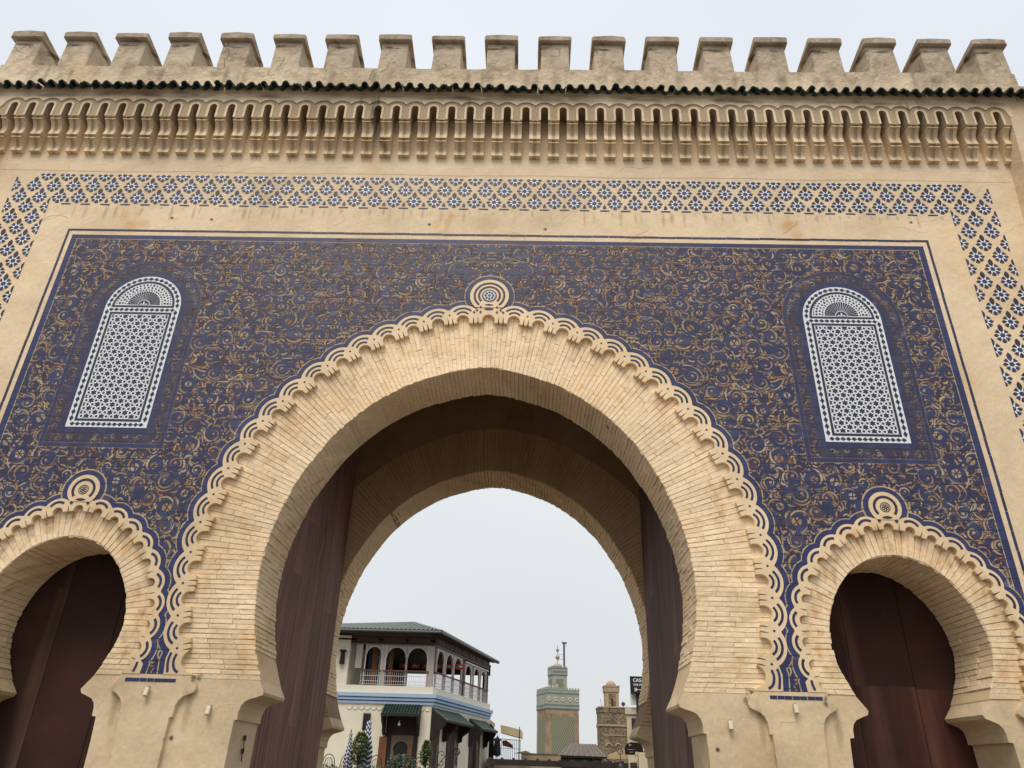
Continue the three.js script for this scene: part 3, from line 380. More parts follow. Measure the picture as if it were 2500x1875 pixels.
// ---------------------------------------------------------------- passage behind the front arch, rear arch, doors
const dY = -0.18, rearP = mainP.map(([x, y]) => [x, y + dY]);
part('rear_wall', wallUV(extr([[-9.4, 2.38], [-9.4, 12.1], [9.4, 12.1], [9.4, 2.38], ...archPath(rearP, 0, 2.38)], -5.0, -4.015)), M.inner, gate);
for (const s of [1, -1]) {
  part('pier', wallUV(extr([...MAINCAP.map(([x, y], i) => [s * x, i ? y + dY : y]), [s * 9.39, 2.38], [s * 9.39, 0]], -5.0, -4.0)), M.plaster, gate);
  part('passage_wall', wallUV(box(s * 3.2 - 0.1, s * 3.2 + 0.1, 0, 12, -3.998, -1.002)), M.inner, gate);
}
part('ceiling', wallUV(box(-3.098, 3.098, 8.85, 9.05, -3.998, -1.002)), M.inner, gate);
part('roof', wallUV(box(-9.45, 9.45, 12.11, 12.3, -5.0, -0.02)), M.rough, gate);  // unseen slab, added to block light from above
{
  const b = sub('brick_arch', gate);
  const ext = evenly([[3.6, 2.2], [3.62, 2.5], [3.8, 3.0], [3.9, 3.9], [3.72, 4.9], [3.2, 5.95], [2.4, 6.85], [1.4, 7.5], [0.6, 7.78], [0, 7.86]].map(([x, y]) => [x, y + 0.06]), 200);
  blockUV = (x, y, z) => [(x + 10 + 0.7 * z) / 20, (8.98 + 0.02 * (y + z)) / 14.6];
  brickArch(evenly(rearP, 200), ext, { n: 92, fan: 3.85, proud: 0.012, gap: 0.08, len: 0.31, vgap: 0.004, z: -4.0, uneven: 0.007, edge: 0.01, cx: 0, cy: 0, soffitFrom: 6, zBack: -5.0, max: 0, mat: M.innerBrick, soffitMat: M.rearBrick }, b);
}
function leaf(name, w, h, n, material, label, uvs, tint) { // a door leaf of vertical planks; hinge at x = 0, outer face at z = 0
  const g = new THREE.Group(); g.name = name; gate.add(g); if (label) g.userData.label = label;
  for (let i = 0; i < n; i++) {
    const a = i * w / n, b = (i + 1) * w / n - 0.006, q = rbox(a, b, 0.04, h, -0.07, rr(-0.006, 0), 0.006), k = rr(0.9, 1.08), ox = rr(0, 1), p = q.attributes.position, c = new Float32Array(p.count * 3);
    wallUV(q, (x, y, z) => [(x + z) * uvs[0] + ox, y * uvs[1] + ox]);
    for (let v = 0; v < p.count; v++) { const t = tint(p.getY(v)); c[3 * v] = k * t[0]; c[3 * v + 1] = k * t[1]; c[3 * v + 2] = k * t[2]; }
    q.setAttribute('color', new THREE.BufferAttribute(c, 3)); part('plank', q, material, g);
  }
  for (const y of [0.5, h * 0.45, h - 0.5]) part('rail', metreUV(paint(rbox(0.05, w - 0.05, y - 0.1, y + 0.1, -0.13, -0.071, 0.01), 0.7, 0.7, 0.7)), material, g);
  return g;
}
const hi = () => [1, 1, 1];
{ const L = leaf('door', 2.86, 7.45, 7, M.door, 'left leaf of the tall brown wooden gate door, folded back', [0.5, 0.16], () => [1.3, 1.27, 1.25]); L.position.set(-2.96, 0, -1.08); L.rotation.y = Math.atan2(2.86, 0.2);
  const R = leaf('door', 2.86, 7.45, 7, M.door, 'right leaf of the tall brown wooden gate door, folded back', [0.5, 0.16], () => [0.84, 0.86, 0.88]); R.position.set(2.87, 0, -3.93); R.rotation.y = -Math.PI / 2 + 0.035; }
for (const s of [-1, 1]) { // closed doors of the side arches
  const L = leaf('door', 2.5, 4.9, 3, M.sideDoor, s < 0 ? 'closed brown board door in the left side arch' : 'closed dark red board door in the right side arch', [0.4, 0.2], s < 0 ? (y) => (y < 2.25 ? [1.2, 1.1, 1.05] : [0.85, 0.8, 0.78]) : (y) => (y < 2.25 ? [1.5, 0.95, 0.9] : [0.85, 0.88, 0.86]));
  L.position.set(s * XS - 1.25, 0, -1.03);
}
part('iron_latch', [bar([-2.905, 1.94, -0.52], [-2.905, 1.88, -0.52], 0.02, 0.02), bar([-2.905, 1.88, -0.52], [-2.905, 1.66, -0.54], 0.006), bar([-2.905, 1.79, -0.53], [-2.905, 1.73, -0.53], 0.02, 0.02), bar([-2.905, 1.73, -0.53], [-2.905, 1.64, -0.54], 0.008)], M.iron, gate);

// ---------------------------------------------------------------- blind windows of white and blue mosaic
for (const s of [-1, 1]) {
  const cx = s * (XS - 0.0235), g = part('mosaic_window', extr([[cx - 0.614, 6.0], [cx + 0.614, 6.0], ...circ(cx, 8.131, 0.614, 0, Math.PI, 32)], 0, 0.006), M.white, gate);
  const put = (name, a, mt, z) => part(name, a.map((q) => (q.isBufferGeometry ? q : extr(q, 0.002, z))), mt, g);
  const rect = (x0, x1, y0, y1) => [[cx + x0, y0], [cx + x1, y0], [cx + x1, y1], [cx + x0, y1]];
  put('border_line', [rect(-0.505, -0.468, 6.1, 8.04), rect(0.468, 0.505, 6.1, 8.04), rect(-0.4679, 0.4679, 6.1, 6.137), rect(-0.4679, 0.4679, 8.003, 8.04)], M.navyDark, 0.009);
  put('border_line', [annulus(cx, 8.135, 0.512, 0.475, 0, Math.PI), rect(-0.475, 0.475, 8.135, 8.17)], M.navyDark, 0.0091);
  put('lattice_ground', [rect(-0.452, 0.452, 6.153, 7.988)], M.navyDark, 0.0092);
  const ds = [];
  const run = (x0, y0, x1, y1, n) => { const dx = (x1 - x0) / n, dy = (y1 - y0) / n, L = Math.hypot(dx, dy) / 2, ux = dx / (2 * L), uy = dy / (2 * L); for (let i = 0; i < n; i++) { const mx = cx + x0 + dx * (i + 0.5), my = y0 + dy * (i + 0.5), w = 0.033; ds.push([[mx - ux * L, my - uy * L], [mx + uy * w, my - ux * w], [mx + ux * L, my + uy * L], [mx - uy * w, my + ux * w]]); } };
  run(-0.56, 6.09, -0.56, 8.09, 19); run(0.56, 6.09, 0.56, 8.09, 19); run(-0.56, 6.05, 0.56, 6.05, 14); run(-0.54, 8.088, 0.54, 8.088, 13);
  const N = 19; for (let i = 0; i < N; i++) { const a0 = Math.PI * i / N, a1 = Math.PI * (i + 1) / N, am = (a0 + a1) / 2, r = 0.562, pt = (a, q) => [cx + q * Math.cos(a), 8.131 + q * Math.sin(a)]; ds.push([pt(a0, r), pt(am, r + 0.033), pt(a1, r), pt(am, r - 0.033)]); }
  put('diamond_border', ds, M.navyDark, 0.0088).userData.kind = 'stuff';
  const hex = [], a = 0.2285, b = a / Math.sqrt(3) / 2, y0 = 6.174;
  const clipHex = (x, y) => { const o = [], q = []; for (let k = 0; k < 6; k++) { o.push([x + 0.0445 * Math.cos(k * Math.PI / 3), y + 0.0445 * Math.sin(k * Math.PI / 3)]); q.push([x + 0.0225 * Math.cos(k * Math.PI / 3), y + 0.0225 * Math.sin(k * Math.PI / 3)]); } return [o, q]; };
  for (let k = 0; k < 28; k++) for (let i = -3; i <= 3; i++) for (const f of [1 / 3, 2 / 3]) { const x = (i + (k % 2 ? 0 : 0.5) + f) * a, y = y0 + k * b; if (Math.abs(x) > 0.425) continue; const [o, q] = clipHex(cx + x, y); hex.push(extr(o, 0.003, 0.012, [q])); }
  const lat = put('lattice', hex, M.white, 0); lat.userData.kind = 'stuff';
  // fan under the round head
  const rays = []; for (let i = 0; i < 21; i++) { const an = Math.PI * (i + 0.5) / 21, pt = (q, w) => [cx - 0 + q * Math.cos(an) - w * Math.sin(an), 8.185 + q * Math.sin(an) + w * Math.cos(an)]; rays.push([pt(0.1, -0.004), pt(0.265, -0.0145), pt(0.265, 0.0145), pt(0.1, 0.004)]); }
  put('fan', rays, M.navyDark, 0.0093);
  put('fan_hub', [[...circ(cx, 8.182, 0.088, 0, Math.PI, 16)]], M.navyDark, 0.0094); put('trefoil', [lens(cx, 8.212, 0.012, 0.03).map(([x, y]) => [x, y]), lens(cx - 0.04, 8.194, 0.03, 0.009), lens(cx + 0.04, 8.194, 0.03, 0.009)], M.white, 0.011);
  const dots = []; for (const [r, n, w] of [[0.3, 20, 0.016], [0.345, 17, 0.021], [0.395, 22, 0.02], [0.44, 30, 0.014]]) for (let i = 0; i < n; i++) { const an = Math.PI * (i + 0.5) / n, x = r * Math.cos(an), y = r * Math.sin(an) * 0.98 + 8.185; dots.push(circ(cx + x, y, w * rr(0.8, 1.1), an, an + 6.283, i % 3 ? 4 : 6)); }
  put('star_mosaic', dots, M.navyDark, 0.0093).userData.kind = 'stuff';
}

// ---------------------------------------------------------------- star frieze
function clipPoly(P, ax, lim, keepBelow) { const o = [], ins = (p) => (keepBelow ? p[ax] <= lim : p[ax] >= lim); for (let i = 0; i < P.length; i++) { const p = P[i], q = P[(i + 1) % P.length]; if (ins(p)) o.push(p); if (ins(p) !== ins(q)) { const t = (lim - p[ax]) / (q[ax] - p[ax]); o.push([lerp(p[0], q[0], t), lerp(p[1], q[1], t)]); } } return o; }
function starGeo(clip, tone = 1) {
  const N = lin(40, 47, 88).map((v) => v * tone), N2 = lin(34, 35, 60), Wt = lin(232, 238, 245), pcs = [];
  const pol = (r, d) => [r * Math.cos(d * D2), r * Math.sin(d * D2)];
  pcs.push([Array.from({ length: 8 }, (_, k) => pol(0.041, 22.5 + 45 * k)), N]);
  for (let k = 0; k < 8; k++) {
    const th = 45 * k,  l = pol(0.088, th - 15.5), r = pol(0.088, th + 15.5), at = (q, w) => [q * Math.cos(th * D2) - w * Math.sin(th * D2), q * Math.sin(th * D2) + w * Math.cos(th * D2)];
    const tip = k === 2 ? [at(0.125, -0.039), at(0.17, -0.034), at(0.212, 0), at(0.17, 0.034), at(0.125, 0.039)] : k === 6 ? [at(0.12, -0.038), at(0.14, 0), at(0.12, 0.038)] : k % 4 === 0 ? [at(0.106, -0.03), at(0.138, 0.004), at(0.106, 0.03)] : [at(0.12, -0.034), at(0.12, 0.034)];
    pcs.push([[at(0.05, 0), l, ...tip, r], rnd() < 0.3 ? N2 : N]);
    const m = th + 22.5; pcs.push([[pol(0.043, m - 21), pol(0.07, m - 10), pol(0.09, m), pol(0.07, m + 10), pol(0.043, m + 21)], Wt]);
  }
  const gs = []; for (let [P, col] of pcs) { for (const [ax, lim, below] of clip) P = clipPoly(P, ax, lim, below); if (P.length < 3) continue; if (THREE.ShapeUtils.area(P.map((p) => V2(...p))) < 0) P = [...P].reverse(); gs.push(plain(paint(extr(P, -0.004, 0.004), ...col))); }
  return gs.length ? mergeGeometries(gs) : null;
}
const starVar = [1, 1.12, 0.9, 1.05].map((t) => starGeo([], t)), topHalf = [1, 0.92].map((t) => starGeo([[1, 0.028, true]], t)), leftHalf = starGeo([[0, 0, true]]), rightHalf = starGeo([[0, 0, false]]);
const star = (x, y, g, name = 'mosaic_star') => { const m = part(name, g, M.glaze, gate); m.position.set(x + rr(-0.006, 0.006), y + rr(-0.005, 0.005), 0.0015); m.rotation.z = rr(-0.03, 0.03); };
const any = (a) => a[(rnd() * a.length) | 0];
for (let k = 0; k < 48; k++) star(-8.263 + k * 0.3516, 10.7, any(starVar));
for (let k = 0; k < 47; k++) { const x = -8.0872 + k * 0.3516; star(x, 10.445, any(starVar)); star(x, 10.955, any(topHalf), 'mosaic_half_star'); }
const lampGeo = mergeGeometries([paint(extr([[-0.082, -0.012], [0.082, -0.012], [0.082, 0.012], [-0.082, 0.012]], -0.004, 0.004), ...lin(38, 42, 76)), paint(extr([[-0.03, 0.05], [0, 0.034], [0.03, 0.05], [0.026, 0.09], [0, 0.14], [-0.026, 0.09]], -0.004, 0.004), ...lin(38, 42, 72)), paint(extr([[-0.035, 0.016], [0.035, 0.016], [0, 0.034]], -0.004, 0.004), ...lin(222, 228, 236))].map(plain));
for (let k = 2; k < 46; k++) star(-8.263 + k * 0.3516, 10.285, lampGeo, 'mosaic_lamp_motif');
for (const s of [-1, 1]) {
  const dy = s < 0 ? 0.236 : 0.257; star(s * 8.645, 10.7, s < 0 ? rightHalf : leftHalf, 'mosaic_half_star'); star(s * 8.455, 10.445, any(starVar));
  for (let j = 1; j < 24; j++) { const y = 10.445 - j * dy; if (j % 2) { star(s * 8.26, y, any(starVar)); star(s * 8.65, y, s < 0 ? rightHalf : leftHalf, 'mosaic_half_star'); star(s * 7.87, y, s < 0 ? leftHalf : rightHalf, 'mosaic_half_star'); } else { star(s * 8.455, y, any(starVar)); star(s * 8.07, y, any(starVar)); } }
}

// ---------------------------------------------------------------- cornice on brackets
const SL = []; for (let k = -27; k < 27; k++) SL.push(0.012 + 0.34 * (k + 0.5));
{ // plate with the U-shaped openings, raised bands round each, and the scalloped edge above
  const pts = [[-9.27, 12.66], [-9.27, 12.114]];
  for (const c of SL) { pts.push([c - 0.066, 12.114]); for (const q of circ(c, 12.372, 0.066, Math.PI, 0, 10)) pts.push(q); pts.push([c + 0.066, 12.114]); }
  pts.push([9.27, 12.114], [9.27, 12.66]);
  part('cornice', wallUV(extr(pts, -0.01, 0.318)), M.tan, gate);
  for (const c of SL) part('corbel_arch', wallUV(extr([[c - 0.106, 12.11], [c - 0.066, 12.11], ...circ(c, 12.372, 0.066, Math.PI, 0, 10), [c + 0.066, 12.11], [c + 0.106, 12.11], ...circ(c, 12.372, 0.106, 0, Math.PI, 12)], 0.31, 0.332)), any(M.trims), gate);
  const top = [[-9.3, 13.0], [-9.3, 12.3]]; top.push([-9.24, 12.3]);
  for (const c of SL) for (const q of circ(c, 12.335, 0.21, Math.PI * 0.8, Math.PI * 0.2, 8)) top.push([q[0], q[1] + 0.005]);
  top.push([9.24, 12.3], [9.3, 12.3], [9.3, 13.0]);
  part('cornice', wallUV(extr(top, 0.0, 0.338)), M.plaster, gate);
}
const brP = (() => { // side profile (z, y): two concave steps
  const p = [[-0.02, 12.116], [0.318, 12.116], [0.318, 12.105], [0.235, 12.096], [0.235, 12.078], [0.3, 12.078], [0.3, 12.056], [0.275, 12.05]];
  for (let i = 0; i <= 8; i++) { const t = i / 8; p.push([0.185 + 0.088 * Math.pow(1 - t, 2), 12.05 - 0.17 * t]); }
  p.push([0.2, 11.82], [0.21, 11.765], [0.12, 11.748], [0.12, 11.724], [0.186, 11.722], [0.186, 11.7], [0.155, 11.694]);
  for (let i = 0; i <= 8; i++) { const t = i / 8; p.push([0.066 + 0.088 * Math.pow(1 - t, 2), 11.69 - 0.13 * t]); }
  p.push([0.076, 11.515], [0.086, 11.47], [-0.02, 11.462]); return p;
})();
const sideways = (P, x0, x1) => { const g = new THREE.ExtrudeGeometry(shapeOf(P), { depth: x1 - x0, bevelEnabled: false }); g.rotateY(-Math.PI / 2); g.translate(x1, 0, 0); return g; }; // (z, y) outline swept along x
const brMid = brP.map(([z, y], i) => [i > 7 && i < brP.length - 4 && !(i > 16 && i < 24) ? z - 0.016 : z - 0.003, y]);
for (let k = -27; k <= 27; k++) {
  const c = 0.012 + 0.34 * k, w = Math.abs(k) === 27 ? 0.05 : 0.1, off = k === -27 ? 0.05 : k === 27 ? -0.05 : 0, x = c + off, z = rr(-0.008, 0.006), f = (P, a, b) => { const g = sideways(P.map(([zz, y]) => [zz + z, y + 0]), x + a, x + b); return wallUV(g); };
  part('bracket', w < 0.1 ? f(brP, -w, w) : mergeGeometries([f(brP, -w, -0.032), f(brP, 0.032, w)].map(plain)), any(M.trims), gate);
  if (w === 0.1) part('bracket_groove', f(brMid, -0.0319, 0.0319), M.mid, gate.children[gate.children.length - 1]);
}

for (const s of [1, -1]) part('buttress', wallUV(extr([[s * 9.28, 12.7], [s * 9.23, 12.13], [s * 9.06, 10.08], [s * 8.95, 8.5], [s * 8.95, 0], [s * 11.6, 0], [s * 11.6, 13.1], [s * 9.455, 13.1]], -1.2, 0.333)), M.buttress, gate);
// ---------------------------------------------------------------- green tile course, parapet and merlons
{
  const shell = (r0, r1, up, L, taper) => { const n = 9, g = []; const P = [], a0 = up ? 0 : Math.PI; for (let i = 0; i <= n; i++) { const a = a0 + Math.PI * i / n; P.push([r1 * Math.cos(a), r1 * Math.sin(a)]); } for (let i = n; i >= 0; i--) { const a = a0 + Math.PI * i / n; P.push([r0 * Math.cos(a), r0 * Math.sin(a)]); } const e = new THREE.ExtrudeGeometry(shapeOf(P), { depth: L, bevelEnabled: false, curveSegments: 1 }); const p = e.attributes.position; for (let i = 0; i < p.count; i++) { const k = 1 - taper * (1 - p.getZ(i) / L); p.setXY(i, p.getX(i) * k, p.getY(i) * k); } e.translate(0, 0, -L); e.computeVertexNormals(); return e; };
  const cols = [[26, 52, 46], [20, 40, 38], [34, 62, 54], [24, 44, 44], [40, 58, 50]].map((c) => lin(...c));
  const covers = cols.map((c) => paint(plain(shell(0.042, 0.062, true, 0.34, 0.1)), ...c)), pans = cols.map((c) => paint(plain(shell(0.04, 0.06, false, 0.34, 0.08)), ...c));
  for (let k = -46; k < 49; k++) {
    const x = 0.05 + 0.2095 * k;
    for (const [g, dx, y, name] of [[any(covers), 0, 12.752, 'cover_tile'], [any(pans), 0.105, 12.768, 'pan_tile']]) { const m = part(name, g, M.green, gate); m.position.set(x + dx + rr(-0.012, 0.012), y + rr(-0.011, 0.011), 0.51 + rr(-0.03, 0.03)); m.rotation.set(0.36 + rr(-0.04, 0.04), rr(-0.05, 0.05), rr(-0.08, 0.08)); }
  }
  part('tile_bed', wallUV(box(-9.6, 9.45, 12.72, 12.86, 0.0, 0.36)), M.rough, gate);
}
part('parapet', wallUV(extr([[-9.66, 12.75], ...Array.from({ length: 60 }, (_, i) => [-9.66 + i * 0.3275, 13.475 + rr(-0.012, 0.012)]), [9.66, 12.75]].reverse(), -0.36, 0.3)), M.rough, gate);
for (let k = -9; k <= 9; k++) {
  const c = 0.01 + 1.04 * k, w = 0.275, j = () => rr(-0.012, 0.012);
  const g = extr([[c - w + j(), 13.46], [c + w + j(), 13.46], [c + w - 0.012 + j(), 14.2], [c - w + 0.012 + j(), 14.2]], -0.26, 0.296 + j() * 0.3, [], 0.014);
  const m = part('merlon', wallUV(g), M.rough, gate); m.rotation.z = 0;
  const pk = rr(0, 0.035), t = 14.345 + rr(-0.015, 0.02), q = extr([[c - w - 0.045 + j(), 14.19 + j() * 0.5], [c + w + 0.045 + j(), 14.19 + j() * 0.5], [c + w + 0.05, t - 0.03], [c + w + 0.03 + j(), t], [c + 0.01, t + pk], [c - w - 0.03 + j(), t], [c - w - 0.05, t - 0.03]], -0.32, 0.385, [], 0.02), p = q.attributes.position;
  for (let i = 0; i < p.count; i++) if (p.getY(i) > 14.25 && p.getZ(i) < -0.2) p.setY(i, p.getY(i) - 0.1); // the back of the cap falls away
  q.computeVertexNormals(); part('cap', wallUV(q), M.cap, m);
}
// ---------------------------------------------------------------- beyond the gate
const wp = (name, geo, m, t) => { let g = Array.isArray(geo) ? mergeGeometries(geo.map(plain)) : geo; g.translate(-t.position.x, -t.position.y, -t.position.z); return part(name, g, m, t); };
const softBump = noiseTex(256, (u, v) => fbm(u * 8, v * 8, 4, 8));
const wallTex = (r, g, b, amt) => { const t = noiseTex(256, (u, v) => { const k = (fbm(u * 5, v * 5, 5, 5) - 0.5) * amt + (fbm(u * 24, v * 3, 3, 24) - 0.5) * amt * 0.5; return [r + k, g + k, b + k * 0.9]; }); t.colorSpace = THREE.SRGBColorSpace; return t; };
const mt = (r, g, b, amt, rough = 0.95, rep = 0.3) => { const t = wallTex(r, g, b, amt); t.repeat.set(rep, rep); return new THREE.MeshStandardMaterial({ map: t, roughness: rough }); };
const carveTex = (f, lo, hi) => { const t = noiseTex(256, (u, v) => { const k = f(u, v); return [0, 1, 2].map((q) => lerp(lo[q], hi[q], k)); }); t.colorSpace = THREE.SRGBColorSpace; return t; };
const K = { cream: mt(226, 219, 200, 14), blue: mat(160, 184, 210, 0.8), blueShade: mat(116, 142, 170, 0.8), wood: mt(60, 46, 38, 30, 0.8), woodDark: mat(34, 27, 23, 0.85), metal: mat(200, 192, 188, 0.5), black: mat(16, 15, 16, 0.6), roof: mat(88, 96, 90, 0.4), green: mat(44, 66, 56, 0.35), gutter: mat(96, 94, 92, 0.6), door: mt(74, 56, 44, 34, 0.8), red: mat(150, 36, 28, 0.4), glassG: mat(120, 190, 150, 0.4), interior: mat(40, 34, 30, 0.9) };
const P0 = new THREE.Vector3(-3.87, 0, -30), FD = new THREE.Vector3(0.254, 0, -0.9672), FN = new THREE.Vector3(0.9672, 0, 0.254);
const onRight = (g) => { g.applyMatrix4(new THREE.Matrix4().makeBasis(FD, new THREE.Vector3(0, 1, 0), FN).setPosition(P0)); return g; }; // (s, y, outward) on the side face
const onFront = (g) => { g.translate(0, 0, -30); return g; };
const cafe = thing('cafe_building', 'cream two-storey cafe with open arched gallery, blue cornice and green tiled roof', 'building', [-6, 0, -33]);
{
  const foot = (y0, y1, o = 0) => { const g = new THREE.ExtrudeGeometry(shapeOf([[-12, 30 - o], [-3.87 + o * 1.1, 30 - o], [-1.36 + o, 39.57], [-12, 39.57]].map(([a, b]) => [a, b])), { depth: y1 - y0, bevelEnabled: false }); g.rotateX(-Math.PI / 2); const p = g.attributes.position; for (let i = 0; i < p.count; i++) p.setZ(i, p.getZ(i)); g.translate(0, y0, 0); return g; };
  // rotateX(-90) maps (x, y, z) to (x, z, -y): the outline above is given with y = -world z
  wp('wall', metreUV(foot(0, 5.34)), K.cream, cafe);
  for (const [y0, y1, o, m] of [[4.5, 4.6, 0.08, K.blue], [4.6, 4.66, 0.05, K.blueShade], [4.66, 4.76, 0.14, K.blue], [4.76, 4.81, 0.1, K.blueShade], [4.81, 4.98, 0.2, K.blue]]) wp('cornice', foot(y0, y1, o), m, cafe);  // recessed steps in darker blue: their shade is painted in
  wp('ceiling', metreUV(foot(7.5, 7.58, -0.02)), K.woodDark, cafe);
  wp('wall', metreUV([box(-12, -8.28, 5.34, 7.72, -34, -30.02), box(-12, -11.6, 5.34, 7.5, -39.5, -34)].reduce((a, b) => mergeGeometries([plain(a), plain(b)]))), K.cream, cafe);
  wp('back_wall', [box(-11.5, -1.4, 6.95, 7.5, -39.4, -39.3), box(-11.5, -6.6, 5.34, 6.95, -39.4, -39.3)], K.interior, cafe);
  wp('frieze', [onFront(box(-8.27, -3.9, 7.34, 7.78, -0.16, -0.02)), onRight(box(0.02, 9.55, 7.34, 7.78, -0.16, -0.02))], K.wood, cafe);
  wp('frieze_trim', [onFront(box(-8.27, -3.88, 7.3, 7.345, -0.1, 0.04)), onFront(box(-8.2, -3.88, 7.74, 7.79, -0.1, 0.05)), onRight(box(0, 9.5, 7.3, 7.345, -0.1, 0.04))], K.gutter, cafe);
  for (const x of [-8.0, -6.6, -5.3]) wp('frieze_panel', onFront(box(x, x + 1.15, 7.4, 7.7, -0.03, 0.0)), K.door, cafe);
  for (let i = 0; i < 7; i++) wp('frieze_panel', onRight(box(0.25 + i * 1.32, 1.4 + i * 1.32, 7.4, 7.7, -0.03, 0.0)), K.door, cafe);
  // gallery screens: posts, arches and spandrels
  const lat = carveTex((u, v) => sm(0.3, 0.6, 0.5 + 0.5 * Math.sin(u * 6.283 * 8) * Math.sin(v * 6.283 * 8)), [84, 74, 68], [214, 206, 200]); lat.repeat.set(1.6, 1.6);
  const latM = new THREE.MeshStandardMaterial({ map: lat, roughness: 0.7 });
  const bay = (x0, x1, y0, yt, place) => { const c = (x0 + x1) / 2, w = (x1 - x0) / 2 - 0.05, ys = yt - w - 0.05; const g = extr([[x0, yt + 0.06], [x0, ys], [c - w, ys], ...circ(c, ys, w, Math.PI, 0, 14), [c + w, ys], [x1, ys], [x1, yt + 0.06]].reverse(), -0.1, -0.05); wp('arch_screen', metreUV(place(g)), latM, cafe); wp('arch_frame', [place(extr([...circ(c, ys, w + 0.035, Math.PI, 0, 14), ...circ(c, ys, w, 0, Math.PI, 14)], -0.12, -0.02)), ...[x0, x1].map((x) => place(box(x - 0.025, x + 0.025, y0, yt + 0.05, -0.12, -0.02)))], K.metal, cafe); };
  for (const [a, b] of [[-7.44, -6.6], [-6.4, -5.33], [-5.31, -4.24]]) bay(a, b, 5.35, 7.24, onFront);
  for (const [a, b] of [[0.4, 1.55], [1.75, 2.95], [3.1, 4.4], [5.0, 6.15], [6.55, 7.65], [7.9, 8.95]]) bay(a, b, 5.35, a > 4.8 ? 7.1 : 7.24, onRight);
  for (const [a, b, y0] of [[-7.95, -7.62, 6.15], [-6.6, -6.4, 5.35], [-4.24, -3.9, 5.35]]) wp('lattice_panel', metreUV(onFront(box(a, b, y0, 7.3, -0.09, -0.04))), latM, cafe);
  for (const g of [onFront(box(-4.12, -3.9, 5.34, 7.34, -0.24, -0.1)), onRight(box(4.45, 4.9, 5.34, 7.3, -0.16, -0.08)), onRight(box(9.1, 9.5, 5.34, 7.34, -0.3, -0.05))]) wp('post', g, K.wood, cafe);
  wp('lintel', onRight(box(4.9, 9.3, 7.13, 7.2, -0.1, 0.02)), K.metal, cafe);
  for (const [a, b] of [[-7.25, -6.95], [-6.35, -6.15]]) wp('shutter', metreUV(box(a, b, 5.35, 7.3, -30.9, -30.8)), mt(120, 84, 52, 30), cafe);
  wp('curtain', [box(-6.9, -6.6, 5.35, 7.2, -30.95, -30.9)], mat(150, 160, 176, 0.9), cafe); wp('curtain', [box(-7.45, -7.3, 5.35, 7.2, -30.95, -30.9), box(-6.5, -6.37, 5.35, 7.2, -30.95, -30.9)], mat(44, 48, 92, 0.9), cafe);
  for (let i = 0; i < 6; i++) { const x = -5.9 + i * 0.62, l = wp('stained_glass', rbox(x - 0.25, x + 0.25, 6.55, 6.82, -33.1, -33.05, 0.02), K.red, cafe); part('pane', (() => { const g = new THREE.SphereGeometry(0.1, 10, 6); g.scale(1.2, 0.6, 0.3); g.translate(x - cafe.position.x, 6.685, -33.04 - cafe.position.z); return g; })(), K.glassG, l); }
  for (const [a, b, place, nm] of [[-7.57, -6.63, onFront], [-6.42, -4.2, onFront], [0.2, 4.3, onRight], [4.7, 9.2, onRight]]) {
    const bars = []; for (let x = a; x <= b; x += 0.11) bars.push(place(box(x - 0.008, x + 0.008, 5.36, 6.02, 0.0, 0.016))); for (const y of [5.4, 5.55, 5.8]) bars.push(place(box(a, b, y - 0.012, y + 0.012, 0.017, 0.03)));
    wp('balustrade', bars, K.metal, cafe); wp('handrail', place(box(a - 0.05, b + 0.05, 6.02, 6.08, -0.03, 0.06)), mat(92, 60, 52, 0.6), cafe);
  }
  // roof: a tiled pyramid with ribs
  const A = [-12.5, 7.88, -29.1], B = [-3.54, 7.88, -29.1], C2 = [-0.95, 7.88, -40.4], T = [-5.72, 9.16, -34.5], Dd = [-12.5, 7.88, -40.4];
  const tri = (...v) => { const g = new THREE.BufferGeometry(); g.setAttribute('position', new THREE.BufferAttribute(new Float32Array(v.flat()), 3)); g.computeVertexNormals(); return metreUV(g); };
  const rf = wp('roof', [tri(A, B, T), tri(B, C2, T), tri(C2, Dd, T), tri(Dd, A, T), tri(A, C2, B), tri(A, Dd, C2)], K.roof, cafe);
  const mixP = (p, q, t) => p.map((v, i) => lerp(v, q[i], t)), ribs = [];
  for (let i = 1; i < 40; i++) { const t = i / 40, e = mixP(A, B, t), top = Math.min(t * 8.96 / 6.78, (1 - t) * 8.96 / 2.18); ribs.push(bar([e[0], e[1] + 0.02, e[2] + 0.03], [e[0], lerp(7.88, 9.16, Math.min(1, top)) + 0.03, lerp(-29.1, -34.5, Math.min(1, top))], 0.075, 0.07)); }
  for (let i = 1; i < 44; i++) { const t = i / 44, e = mixP(B, C2, t), k = Math.min(1, Math.min(t / 0.48, (1 - t) / 0.52)), r = [lerp(e[0], -5.72 + (e[0] + 1.66) * 0.0, 0), 0, 0]; const dir = mixP(e, [e[0] - 3.5, 9.16, e[2]], k); ribs.push(bar([e[0] + 0.03, e[1] + 0.02, e[2]], [dir[0], dir[1] + 0.03, dir[2]], 0.075, 0.07)); }
  ribs.push(bar(A, T, 0.1, 0.1), bar(B, T, 0.1, 0.1), bar(C2, T, 0.1, 0.1));
  part('cover_tiles', ribs.map((g) => { g.translate(-cafe.position.x, -cafe.position.y, -cafe.position.z); return g; }), K.roof, rf).userData.kind = 'stuff';
  wp('gutter', [bar([A[0], 7.84, A[2] + 0.05], [B[0], 7.84, B[2] + 0.05], 0.06), bar(B.map((v, i) => v - (i === 1 ? 0.04 : 0)), C2.map((v, i) => v - (i === 1 ? 0.04 : 0)), 0.06)], K.gutter, cafe);
  wp('eave', [box(-12, -3.6, 7.79, 7.85, -30, -29.2), onRight(box(-0.6, 10.3, 7.79, 7.85, -0.1, 0.3))], K.wood, cafe);
